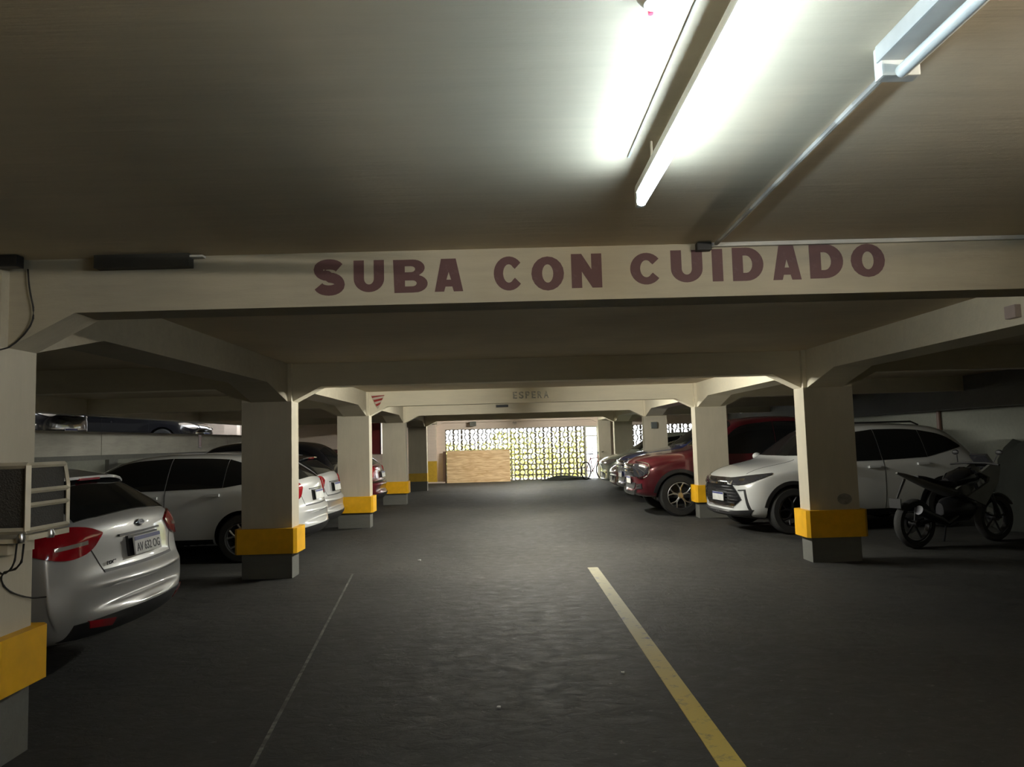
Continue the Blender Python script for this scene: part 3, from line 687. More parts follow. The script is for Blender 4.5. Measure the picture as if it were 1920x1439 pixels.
def smooth(pl, it=2):
    for _ in range(it):
        q = [pl[0]]
        for a, b in zip(pl, pl[1:]): q += [(lerp(a[0], b[0], .25), lerp(a[1], b[1], .25)), (lerp(a[0], b[0], .75), lerp(a[1], b[1], .75))]
        q.append(pl[-1]); pl = q
    return pl
def patch(bm, bv, side, low, up, n=14, m=6, off=0.006, inn=0.02):
    """a panel lying on the body: grid between two outline curves, dropped on the surface, with real thickness"""
    d, org = DIRS[side]; lo, hi = resample(low, n), resample(up, n); grid = []
    for i in range(n+1):
        col_ = []
        for j in range(m+1):
            a, b = lerp(lo[i][0], hi[i][0], j/m), lerp(lo[i][1], hi[i][1], j/m)
            h = bv.ray_cast(org(a, b), d)
            if h[0] is None: col_.append(None)
            else: col_.append((bm.verts.new(h[0]-d*off*0.5+h[1]*off*0.8 if h[1].dot(d) < 0 else h[0]-d*off), bm.verts.new(h[0]+d*inn)))
        grid.append(col_)
    cells = {}
    for i in range(n):
        for j in range(m):
            q = (grid[i][j], grid[i+1][j], grid[i+1][j+1], grid[i][j+1])
            if all(q):
                # skip cells that fall across a step in the body
                zs = [v[0].co.dot(d) for v in q]
                if max(zs)-min(zs) > 0.35: continue
                cells[(i, j)] = q
    for (i, j), q in cells.items():
        try:
            bm.faces.new([v[0] for v in q]); bm.faces.new([v[1] for v in q][::-1])
            for nb, a, b in (((i, j-1), 0, 1), ((i+1, j), 1, 2), ((i, j+1), 2, 3), ((i-1, j), 3, 0)):
                if nb not in cells: bm.faces.new((q[a][0], q[b][0], q[b][1], q[a][1]))
        except ValueError: pass
    lone = [v for v in bm.verts if not v.link_faces]
    bmesh.ops.delete(bm, geom=lone, context='VERTS')
def panel(name, parent, bv, m, specs, off=0.006, n=14, mm=6):
    bm = bmesh.new()
    for s in specs:
        side, lo, hi = s[:3]; patch(bm, bv, side, lo, hi, n, mm, off)
    bmesh.ops.remove_doubles(bm, verts=bm.verts, dist=0.0002)
    return link(name, bm, m, parent, True)
def mir(pl): return [(-a, b) for a, b in pl]
def off2(pl, w_):
    out = []
    for i, p in enumerate(pl):
        a, b = pl[max(i-1, 0)], pl[min(i+1, len(pl)-1)]; dx, dy = b[0]-a[0], b[1]-a[1]; l = math.hypot(dx, dy)
        out.append((p[0]-dy/l*w_, p[1]+dx/l*w_))
    return out
def seam(name, parent, bv, side, pl, w_=0.007, m=None, off=0.002, n=30):
    return panel(name, parent, bv, m or SEAM, [(side, pl, off2(pl, w_))], off, n, 1)
def wheel(parent, x, s, hw, wr, width=0.21, rim=ALLOY, spokes=5, style='y'):
    """tyre with alloy rim (rim and spokes are sub-parts)"""
    yc = s*(hw-width/2-0.005)
    b = bmesh.new()
    lathe(b, [(wr*0.66, -width*.44), (wr*.70, -width/2), (wr*.93, -width/2), (wr, -width*.38), (wr, width*.38), (wr*.93, width/2), (wr*.70, width/2), (wr*.66, width*.44)], (0, 0, 0), 'y', 40)
    ty = link('wheel', b, TYRE, parent, True); ty.location = (x, yc, wr)
    b = bmesh.new(); r0 = wr*.67; o_ = s*width*.40
    lathe(b, [(r0, o_), (r0*0.93, o_+s*.006), (r0*.90, o_-s*.02), (r0*.90, -o_), (r0, -o_)], (0, 0, 0), 'y', 36)
    lathe(b, [(0.0005, o_-s*.012), (wr*.15, o_-s*.012), (wr*.15, -o_*.2), (0.0005, -o_*.2)], (0, 0, 0), 'y', 20)
    link('rim', b, rim, ty, True)
    for k in range(spokes):
        a = 2*PI*k/spokes+0.3
        b = bmesh.new()
        def pt(rad, an, y_): return (rad*math.cos(an), y_, rad*math.sin(an))
        for (da, db) in (((-.10, -.30), (.10, .30)) if style == 'y' else ((0, -.0),)):
            if style == 'y': tube(b, [pt(wr*.12, a+da*0.5, o_-s*.02), pt(wr*.38, a+da*.8, o_-s*.012), pt(r0*.92, a+da+db*0.6, o_-s*.006)], [.016, .013, .015], 6)
            else: tube(b, [pt(wr*.12, a, o_-s*.02), pt(r0*.92, a, o_-s*.006)], [.02, .018], 6)
        link('spoke', b, rim, ty, True)
    return ty
def plate(parent, x, z, facing, text=None, y=0.0, wd=0.40, tilt=0.0):
    """number plate standing proud of the bumper; facing +1 = front, -1 = back"""
    pm = Matrix.Translation((x, y, z)) @ Matrix.Rotation(tilt, 4, 'Y')
    b = bmesh.new(); bevbox(b, -0.006, 0.006, -wd/2, wd/2, -0.065, 0.065, 0.003); o = link('number_plate', b, PLATE, parent); o.matrix_local = pm
    b = bmesh.new(); box(b, facing*0.006, facing*0.008, -wd/2+.004, wd/2-.004, 0.034, 0.062); link('blue_strip', b, PLATEB, o)
    if text:
        me = text_mesh(text, wd*.88, 0.062, 0.0015, 0.012)
        mw = Matrix(((0, 0, facing, facing*.0065), (facing, 0, 0, 0), (0, 1, 0, -0.016), (0, 0, 0, 1)))
        put_mesh('plate_text', me, INK, o, mw)
    return o
def hatch_windows(parent, bv, A, top, belt, rear_x, split=None, name='side_window', m=GLASS):
    pass

HATCH = [(-2.20, .44, .52, .55, .64, .60, .56), (-2.17, .34, .70, .56, .82, .655, .74), (-2.12, .29, .80, .60, .90, .71, .82), (-2.095, .27, .82, .84, .90, .95, .76), (-2.04, .25, .84, .93, .91, 1.06, .72),
         (-1.62, .22, .85, .96, .91, 1.31, .60), (-1.42, .20, .85, .96, .91, 1.38, .60), (-.6, .18, .85, .94, .91, 1.44, .62), (.15, .18, .85, .92, .91, 1.43, .62), (.52, .18, .85, .90, .91, 1.35, .60),
         (1.08, .18, .85, .90, .91, 1.02, .68), (1.20, .18, .85, .89, .91, .97, .70), (1.80, .20, .84, .80, .89, .86, .68), (2.05, .22, .80, .70, .84, .76, .62), (2.15, .26, .70, .60, .76, .66, .56), (2.18, .34, .5, .5, .55, .58, .45)]
SUV = [(-2.13, .46, .50, .58, .60, .68, .50), (-2.10, .36, .70, .66, .82, .80, .70), (-2.03, .30, .80, .75, .89, .90, .78), (-1.97, .28, .82, .98, .90, 1.10, .76), (-1.86, .26, .84, 1.05, .905, 1.24, .70),
       (-1.55, .24, .85, 1.06, .905, 1.53, .62), (-1.2, .22, .85, 1.05, .905, 1.59, .62), (-.4, .20, .85, 1.02, .905, 1.63, .63), (.30, .20, .85, 1.0, .905, 1.60, .63), (.55, .20, .85, .99, .905, 1.52, .62),
       (1.06, .20, .85, .97, .905, 1.15, .70), (1.16, .20, .85, .96, .905, 1.08, .72), (1.70, .22, .85, .90, .90, 1.00, .70), (1.93, .24, .83, .83, .87, .92, .66), (2.06, .26, .76, .72, .80, .83, .62), (2.12, .32, .62, .60, .66, .74, .52)]
TRUCK = [(-2.68, .50, .6, .70, .70, .90, .60), (-2.65, .45, .78, .85, .88, 1.10, .80), (-2.5, .42, .84, .95, .94, 1.20, .86), (-1.3, .36, .86, .98, .955, 1.20, .86), (-1.16, .34, .86, 1.0, .955, 1.24, .80), (-1.06, .32, .86, 1.08, .955, 1.70, .66),
         (-.9, .30, .86, 1.08, .955, 1.82, .66), (-.2, .30, .86, 1.08, .955, 1.86, .68), (.45, .30, .86, 1.08, .955, 1.82, .67), (.66, .30, .86, 1.08, .955, 1.74, .66), (1.22, .30, .86, 1.08, .955, 1.32, .76), (1.34, .30, .86, 1.08, .955, 1.24, .78),
         (2.1, .32, .86, 1.03, .95, 1.17, .78), (2.45, .34, .84, .96, .92, 1.10, .74), (2.60, .38, .76, .85, .86, 1.0, .68), (2.66, .46, .60, .70, .68, .88, .56)]

def car(kind, paint, label, loc, rz, group, text=None, detail=2, badge=None, rim=ALLOY, cat='car'):
    t = thing(kind, label, cat, loc, rz, group)
    st, wx_, wr = {'hatchback': (HATCH, (-1.32, 1.30), .315), 'suv': (SUV, (-1.24, 1.27), .345), 'pickup_truck': (TRUCK, (-1.60, 1.78), .385)}[kind]
    me, bv = body_mesh(kind, st, wx_, wr, 3)
    bo = bpy.data.objects.new('body', me); COL.objects.link(bo); bo.parent = t
    for i in range(2): bo.material_slots[i].link = 'OBJECT'
    bo.material_slots[0].material = paint; bo.material_slots[1].material = BLACK
    hw = st[7][4]
    for x in wx_:
        for s in (-1, 1): wheel(t, x, s, hw, wr, 0.21 if kind != 'pickup_truck' else 0.25, rim)
    G = {}
    S2_ = lambda lo, hi: [('L', lo, hi)]
    # ---- glazing
    if kind == 'hatchback':
        f_lo = smooth([(1.02, .965), (.5, .955), (-.28, .965)]); f_hi = smooth([(1.02, .975), (.55, 1.26), (.30, 1.355), (-.28, 1.385)])
        r_lo = [(-.292, .965), (-1.05, .985)]; r_hi = smooth([(-.292, 1.385), (-.8, 1.375), (-1.05, 1.355)])
        q_lo = [(-1.06, .985), (-1.55, 1.06)]; q_hi = smooth([(-1.06, 1.355), (-1.3, 1.29), (-1.55, 1.07)])
        ws_lo = smooth([(1.03, -.70), (1.12, -.4), (1.12, .4), (1.03, .70)]); ws_hi = smooth([(.52, -.56), (.44, -.3), (.44, .3), (.52, .56)])
        rg_lo = smooth([(-1.93, -.64), (-1.985, -.3), (-1.985, .3), (-1.93, .64)]); rg_hi = [(-1.58, -.56), (-1.56, 0), (-1.58, .56)]
    elif kind == 'suv':
        f_lo = smooth([(.98, 1.06), (.5, 1.05), (-.22, 1.055)]); f_hi = smooth([(.98, 1.07), (.55, 1.38), (.3, 1.47), (-.22, 1.525)])
        r_lo = [(-.232, 1.055), (-.98, 1.08)]; r_hi = smooth([(-.232, 1.525), (-.7, 1.525), (-.98, 1.50)])
        q_lo = [(-.99, 1.085), (-1.62, 1.22)]; q_hi = smooth([(-.99, 1.50), (-1.4, 1.42), (-1.62, 1.24)])
        ws_lo = smooth([(1.0, -.72), (1.08, -.4), (1.08, .4), (1.0, .72)]); ws_hi = smooth([(.55, -.57), (.47, -.3), (.47, .3), (.55, .57)])
        rg_lo = smooth([(-1.86, -.62), (-1.90, -.3), (-1.90, .3), (-1.86, .62)]); rg_hi = [(-1.60, -.54), (-1.58, 0), (-1.60, .54)]
    else:
        f_lo = smooth([(1.12, 1.15), (.6, 1.14), (-.12, 1.14)]); f_hi = smooth([(1.12, 1.16), (.68, 1.58), (.45, 1.70), (-.12, 1.745)])
        r_lo = [(-.132, 1.14), (-.98, 1.15)]; r_hi = smooth([(-.132, 1.745), (-.7, 1.74), (-.95, 1.68)])
        q_lo = q_hi = None
        ws_lo = smooth([(1.16, -.76), (1.26, -.4), (1.26, .4), (1.16, .76)]); ws_hi = smooth([(.66, -.6), (.58, -.3), (.58, .3), (.66, .6)])
        rg_lo = rg_hi = None
    for sd in ('L', 'R'):
        panel('side_window', t, bv, GLASS, [(sd, f_lo, f_hi)], .004, 18, 8); panel('side_window', t, bv, GLASS, [(sd, r_lo, r_hi)], .004, 12, 8)
        if q_lo: panel('quarter_window', t, bv, GLASS, [(sd, q_lo, q_hi)], .004, 10, 6)
        xb = f_lo[-1][0]; zl = st[8][1]+.12
        seam('door_gap', t, bv, sd, [(xb-.02, f_lo[-1][1]), (xb-.02, zl)], .006)
        seam('door_gap', t, bv, sd, [(f_lo[0][0]-.05, f_lo[0][1]), (f_lo[0][0]-.08, zl)], .006)
        seam('door_handle', t, bv, sd, [(xb+.07, f_lo[-1][1]-.11), (xb+.25, f_lo[-1][1]-.115)], .032, paint, .03, 8)
        seam('door_handle', t, bv, sd, [(r_lo[-1][0]+.02, r_lo[-1][1]-.11), (r_lo[-1][0]+.20, r_lo[-1][1]-.115)], .032, paint, .03, 8)
        panel('sill', t, bv, BLACK, [(sd, [(wx_[0]+wr+.08, st[8][1]+.03), (wx_[1]-wr-.08, st[8][1]+.03)], [(wx_[0]+wr+.08, st[8][1]+.13), (wx_[1]-wr-.08, st[8][1]+.13)])], .008, 16, 2)
    panel('windshield', t, bv, GLASS, [('T', ws_lo, ws_hi)], .004, 16, 10)
    if rg_lo: panel('rear_window', t, bv, GLASS, [('T', rg_lo, rg_hi)], .004, 18, 10)
    # ---- mirrors
    mxp = f_lo[0][0]-.08; mz = f_lo[0][1]+.06
    for s in (-1, 1):
        b = bmesh.new(); bmesh.ops.create_icosphere(b, subdivisions=3, radius=1)
        for v in b.verts: v.co = Vector((mxp+v.co.x*.075, s*(hw+.06)+v.co.y*.07, mz+v.co.z*.065))
        mo = link('mirror', b, BLACK if kind != 'suv' else paint, t, True)
        b = bmesh.new(); tube(b, [(mxp, s*(hw-.06), mz-.03), (mxp, s*(hw+.04), mz-.01)], .02, 8); link('mirror_arm', b, BLACK, mo)
    return t, bv

def bar_panels(name, parent, bv, m, side, zs, half, h=.012, off=.02):
    for z in zs: panel(name, parent, bv, m, [(side, [(-half(z), z), (half(z), z)], [(-half(z+h), z+h), (half(z+h), z+h)])], off, 18, 1)

# ---- hatchback tail
def hatch_tail(t, bv, text, lens='wide', badge='oval', word=None, spoiler=None):
    for s in (1, -1):
        mm_ = (lambda q: q) if s == 1 else mir
        sd = 'L' if s == 1 else 'R'
        cd = 'B'+sd
        if lens == 'wide':
            panel('taillight', t, bv, REDLENS, [(cd, smooth([(-1.10, .945), (-1.0, .83), (-.80, .80), (-.52, .91)]), smooth([(-1.10, .955), (-1.0, 1.0), (-.80, 1.02), (-.52, .93)]))], .014, 22, 8)
            panel('lens_strip', t, bv, CLEARLENS, [(cd, [(-.98, .893), (-.76, .872)], [(-.98, .918), (-.76, .895)])], .020, 10, 2)
            panel('reflector', t, bv, REDLENS, [('B', mm_([(.46, .335), (.66, .36)]), mm_([(.46, .385), (.68, .41)]))], .012, 8, 2)
        else:
            panel('taillight', t, bv, REDLENS, [(cd, smooth([(-1.06, .94), (-1.0, .80), (-.80, .77), (-.66, .86)]), smooth([(-1.06, .95), (-1.0, 1.02), (-.80, 1.01), (-.66, .88)]))], .014, 18, 8)
    # tailgate outline, plate recess, bumper shelf
    seam('tailgate_gap', t, bv, 'B', smooth([(-.62, .90), (-.55, .80), (-.50, .70)], 2), .006)
    seam('tailgate_gap', t, bv, 'B', smooth([(.50, .70), (.55, .80), (.62, .90)], 2), .006)
    panel('bumper_step', t, bv, BLACK, [('B', [(-.50, .688), (.50, .688)], [(-.50, .706), (.50, .706)])], .004, 20, 1)
    panel('recess_edge', t, bv, BLACK, [('B', [(-.30, .905), (.30, .905)], [(-.30, .918), (.30, .918)])], .012, 12, 1)
    panel('rear_valance', t, bv, BLACK, [('B', smooth([(-.78, .30), (-.4, .29), (.4, .29), (.78, .30)]), smooth([(-.76, .40), (-.4, .42), (.4, .42), (.76, .40)]))], .008, 20, 4)
    panel('plate_backing', t, bv, BLACK, [('B', [(-.235, .752), (.215, .752)], [(-.235, .895), (.215, .895)])], .016, 6, 3)
    h = bv.ray_cast(Vector((-6, 0, .82)), Vector((1, 0, 0)))[0]
    plate(t, h.x-.040, .825, -1, text, tilt=R(8))
    # spoiler
    b = bmesh.new(); z = bv.ray_cast(Vector((-1.45, 0, 5)), Vector((0, 0, -1)))[0].z
    ring = []
    for i in range(13):
        y_ = lerp(-.60, .60, i/12); k = 1-(abs(y_)/.6)**4
        ring.append([b.verts.new(p) for p in ((-1.36, y_, z+.010-.05*(1-k)), (-1.62-.06*k, y_, z-.045-.05*(1-k)), (-1.62-.06*k, y_, z-.065-.05*(1-k)), (-1.40, y_, z-.06-.05*(1-k)))])
    for A, B in zip(ring, ring[1:]):
        for i in range(4): b.faces.new((A[i], A[(i+1) % 4], B[(i+1) % 4], B[i]))
    b.faces.new(ring[0]); b.faces.new(ring[-1][::-1])
    link('spoiler', b, spoiler, t, True)
    b = bmesh.new(); bevbox(b, -1.685, -1.665, -.14, .14, z-.075, z-.058, .004); link('brake_light', b, REDLENS, t)
    if badge == 'oval':
        h = bv.ray_cast(Vector((-6, 0, .975)), Vector((1, 0, 0)))[0]
        b = bmesh.new(); lathe(b, [(.0005, -.012), (.052, -.012), (.06, 0), (.0005, 0)], (0, 0, 0), 'x', 32)
        for v in b.verts: v.co.z *= .45
        o = link('badge', b, CHROME, t, True); o.location = (h.x-.006, 0, .975); o.rotation_euler = (0, R(18), 0)
        b = bmesh.new(); lathe(b, [(.0005, -.015), (.046, -.015), (.046, -.01), (.0005, -.01)], (0, 0, 0), 'x', 32)
        for v in b.verts: v.co.z *= .42
        link('badge_centre', b, mat('badge_blue', (.01, .015, .08), .2, coat=.8), o, True)
        for k in (-1, 1):
            b = bmesh.new(); tube(b, [(-.016, k*.022-.012, -.004), (-.016, k*.018, .010), (-.016, k*.018+.008, -.006)], .0018, 5); link('badge_script', b, CHROME, o)
    if word:
        me = text_mesh(word, .17, .026, .003, .02)
        h = bv.ray_cast(Vector((-6, .40, .755)), Vector((1, 0, 0)))[0]
        put_mesh('model_lettering', me, DARKALLOY, t, Matrix(((0, 0, -1, h.x-.004), (-1, 0, 0, .38), (0, 1, 0, .745), (0, 0, 0, 1))))
LG = 'cars parked on the left'; RG = 'cars parked on the right'
t, bv = car('hatchback', SILVER, 'silver hatchback with wide red tail lamps parked behind the nearest left column', (-4.80, 5.68, 0), R(180), LG, rim=ALLOY)
hatch_tail(t, bv, 'AV 632 OG', 'wide', 'oval', 'FOCUS', SILVER)
t, bv = car('hatchback', WHITEP, 'white hatchback with dark side windows beyond the second left column', (-4.80, 10.93, 0), R(179), LG)
hatch_tail(t, bv, None, 'tall', None, None, WHITEP)
t, bv = car('hatchback', SILVER, 'pale silver hatchback squeezed between white hatchback and striped-sign column', (-4.97, 12.84, 0), R(180), LG)
hatch_tail(t, bv, None, 'tall', None, None, BLACKP)
t, bv = car('suv', BLACKP, 'black SUV with high dark roof parked behind the pale silver hatchback', (-5.2, 15.25, 0), R(180), LG)
t, bv = car('hatchback', REDP, 'red hatchback tail showing between two left columns', (-4.93, 17.45, 0), R(180), LG)
hatch_tail(t, bv, None, 'tall', None, None, REDP)
panel('chrome_bumper_trim', t, bv, CHROME, [('B', [(-.8, .66), (.8, .66)], [(-.8, .69), (.8, .69)])], .02, 20, 1)

# ---- white SUV front
t, bv = car('suv', WHITEP, 'white SUV with black hexagonal grille nose-out between two right columns', (5.42, 12.2, 0), R(187.5), RG, rim=DARKALLOY)
SW = t
for s, sd in ((1, 'L'), (-1, 'R')):
    q = (lambda p: p) if s == 1 else mir
    # slim lamp: front piece and wrap
    panel('headlight', t, bv, SMOKELENS, [('F'+sd, smooth([(-1.20, .775), (-1.06, .735), (-.82, .755), (-.50, .895)], 1), smooth([(-1.20, .84), (-1.05, .85), (-.80, .885), (-.50, .915)], 1))], .012, 22, 6)
    panel('lamp_strip', t, bv, CHROME, [('F', q([(.60, .80), (.68, .80)]), q([(.60, .835), (.68, .835)]))], .018, 4, 2)
    panel('lamp_strip', t, bv, CHROME, [('F', q([(.46, .752), (.49, .752)]), q([(.47, .80), (.50, .80)]))], .018, 3, 2)
    panel('fog_lamp_slot', t, bv, BLACK, [('F', q([(.60, .655), (.72, .665)]), q([(.60, .670), (.72, .68)])), ('F', q([(.715, .66), (.76, .38)]), q([(.735, .68), (.785, .38)]))], .010, 8, 2)
    seam('bonnet_gap', t, bv, 'T', [(1.10, s*.66), (1.85, s*.60)], .006*s)
    panel('wheel_arch_trim', t, bv, BLACK, [(sd, [(1.27+.395*math.cos(a), .345+.395*math.sin(a)) for a in [PI*k/20 for k in range(1, 21)]], [(1.27+.45*math.cos(a), .345+.45*math.sin(a)) for a in [PI*k/20 for k in range(1, 21)]])], .010, 30, 2)
    panel('wheel_arch_trim', t, bv, BLACK, [(sd, [(-1.24+.395*math.cos(a), .345+.395*math.sin(a)) for a in [PI*k/20 for k in range(1, 21)]], [(-1.24+.45*math.cos(a), .345+.45*math.sin(a)) for a in [PI*k/20 for k in range(1, 21)]])], .010, 30, 2)
panel('upper_grille', t, bv, GLOSSB, [('F', [(-.36, .745), (.36, .745)], [(-.36, .845), (.36, .845)])], .012, 20, 4)
gh = lambda z: lerp(.48, .66, (.745-z)/.22) if z > .525 else lerp(.66, .47, (.525-z)/.11)
panel('grille', t, bv, GLOSSB, [('F', [(-.66, .525), (.66, .525)], [(-.48, .745), (.48, .745)]), ('F', [(-.47, .415), (.47, .415)], [(-.66, .525), (.66, .525)])], .010, 20, 5)
bar_panels('grille_bar', t, bv, mat('dark_grille_bar', (.05, .05, .055), .25, .6), 'F', (.70, .65, .60, .55, .50, .455), lambda z: gh(z)-.04, .012, .022)
panel('chrome_bar', t, bv, CHROME, [('F', [(-.30, .752), (.30, .752)], [(-.30, .765), (.30, .765)])], .022, 16, 1)
panel('lower_bumper', t, bv, BLACK, [('F', [(-.70, .24), (-.5, .235), (.5, .235), (.70, .24)], [(-.80, .38), (-.5, .35), (.5, .35), (.80, .38)])], .012, 20, 4)
panel('bumper_lip', t, bv, CHROME, [('F', [(-.45, .395), (.45, .395)], [(-.45, .412), (.45, .412)])], .022, 16, 1)
hx = bv.ray_cast(Vector((6, 0, .80)), Vector((-1, 0, 0)))[0].x
b = bmesh.new(); prism(b, [(-.085, -.018), (-.03, -.018), (-.03, -.032), (.03, -.032), (.03, -.018), (.085, -.018), (.072, .018), (.03, .018), (.03, .032), (-.03, .032), (-.03, .018), (-.072, .018)], 'x', 0, .016)
o = link('badge', b, CHROME, t); o.location = (hx+.014, 0, .80)
hx = bv.ray_cast(Vector((6, 0, .56)), Vector((-1, 0, 0)))[0].x
plate(t, hx+.045, .545, 1)
for s in (-1, 1):
    b = bmesh.new(); tube(b, [(.20, s*.56, 1.60), (.10, s*.57, 1.635), (-.95, s*.57, 1.635), (-1.08, s*.56, 1.58)], .014, 8); link('roof_rail', b, BLACK, t, True)

# ---- pickups
def truck_front(t, bv, skid=True):
    for s, sd in ((1, 'L'), (-1, 'R')):
        q = (lambda p: p) if s == 1 else mir
        panel('headlight', t, bv, SMOKELENS, [('F'+sd, smooth([(-1.52, .80), (-1.40, .74), (-1.18, .75), (-1.06, .82)], 1), smooth([(-1.52, .985), (-1.40, 1.0), (-1.18, .99), (-1.06, .93)], 1))], .014, 20, 8)
        rim_ = smooth([(-1.46, 1.01), (-1.20, 1.01), (-1.04, .97), (-1.04, .80), (-1.14, .735), (-1.34, .735)], 1)
        seam('headlight_rim', t, bv, 'F'+sd, rim_, .016, CHROME, .020)
        panel('fog_lamp', t, bv, BLACK, [('F', q([(.52, .50), (.76, .52)]), q([(.52, .60), (.76, .62)]))], .012, 6, 3)
        panel('fog_lamp_strip', t, bv, CHROME, [('F', q([(.56, .56), (.68, .57)]), q([(.56, .58), (.68, .59)]))], .02, 4, 1)
        aw = [PI*k/24 for k in range(1, 24)]
        for wx0 in (1.78, -1.60):
            panel('wheel_arch_trim', t, bv, BLACK, [(sd, [(wx0+.435*math.cos(a), .385+.435*math.sin(a)) for a in aw], [(wx0+.50*math.cos(a), .385+.50*math.sin(a)) for a in aw])], .014, 30, 2)
    panel('grille', t, bv, GLOSSB, [('F', [(-.48, .74), (.48, .74)], [(-.48, .98), (.48, .98)])], .010, 16, 5)
    bar_panels('grille_bar', t, bv, CHROME, 'F', (.955, .875, .82), lambda z: .47, .025, .024)
    panel('lower_grille', t, bv, BLACK, [('F', [(-.42, .50), (.42, .50)], [(-.46, .62), (.46, .62)])], .010, 14, 3)
    panel('skid_plate', t, bv, ALLOY, [('F', [(-.52, .43), (-.40, .40), (.40, .40), (.52, .43)], [(-.58, .50), (-.40, .455), (.40, .455), (.58, .50)])], .03, 20, 2)
    b = bmesh.new(); lathe(b, [(.0005, 0), (.075, 0), (.068, .014), (.0005, .014)], (0, 0, 0), 'x', 28)
    for v in b.verts: v.co.z *= .42
    hx = bv.ray_cast(Vector((6, 0, .86)), Vector((-1, 0, 0)))[0].x
    o = link('badge', b, CHROME, t, True); o.location = (hx+.02, 0, .86)
    hx = bv.ray_cast(Vector((6, 0, .66)), Vector((-1, 0, 0)))[0].x
    plate(t, hx+.04, .665, 1)
t, bv = car('pickup_truck', REDP, 'dark red pickup truck with chrome grille nose-out behind the white SUV', (5.08, 15.18, 0), R(181), RG, cat='pickup truck')
truck_front(t, bv)
t, bv = car('pickup_truck', BLUEP, 'blue pickup truck nose just showing beyond the red pickup', (5.28, 17.55, 0), R(180), RG, cat='pickup truck')
truck_front(t, bv)
def simple_front(t, bv, lamp, z=.68):
    for s, sd in ((1, 'L'), (-1, 'R')):
        q = (lambda p: p) if s == 1 else mir
        panel('headlight', t, bv, lamp, [('F'+sd, smooth([(-1.14, z-.02), (-1.02, z-.08), (-.84, z-.05), (-.62, z+.05)]), smooth([(-1.14, z), (-1.0, z+.06), (-.84, z+.10), (-.62, z+.09)]))], .014, 16, 5)
    panel('grille', t, bv, GLOSSB, [('F', [(-.38, z-.04), (.38, z-.04)], [(-.38, z+.03), (.38, z+.03)])], .010, 14, 3)
    panel('lower_grille', t, bv, BLACK, [('F', [(-.5, .34), (.5, .34)], [(-.45, .48), (.45, .48)])], .010, 14, 3)
    panel('bumper_strip', t, bv, CHROME, [('F', [(-.6, .50), (.6, .50)], [(-.6, .525), (.6, .525)])], .016, 14, 1)
    hx = bv.ray_cast(Vector((6, 0, .52)), Vector((-1, 0, 0)))[0].x
    plate(t, hx+.03, .45, 1)
t, bv = car('hatchback', MAROON, 'maroon car nose beyond the blue pickup', (5.02, 20.35, 0), R(180), RG); simple_front(t, bv, CLEARLENS)
t, bv = car('suv', GREENW, 'pale greenish car nose farthest down the right side', (4.96, 22.6, 0), R(180), RG); simple_front(t, bv, CLEARLENS, .80)
# cars on the upper half level behind the parapet
UG = 'dark cars on the level behind the parapet'
t, bv = car('suv', BLACKP, 'dark car above the parapet with two small bright lamps by the nearest left column', (-10.2, 14.2, 1.45), R(0), UG); simple_front(t, bv, CLEARLENS, .80)
t, bv = car('hatchback', BLACKP, 'dark car above the parapet near its foil sticker', (-10.4, 20.9, 1.45), R(0), UG); simple_front(t, bv, CLEARLENS)
struct('trim_17', bx(-9.0, -8.6, 24.2, 24.5, 1.45, 4.0), BASE_P, 'pinkish column on the upper half level')

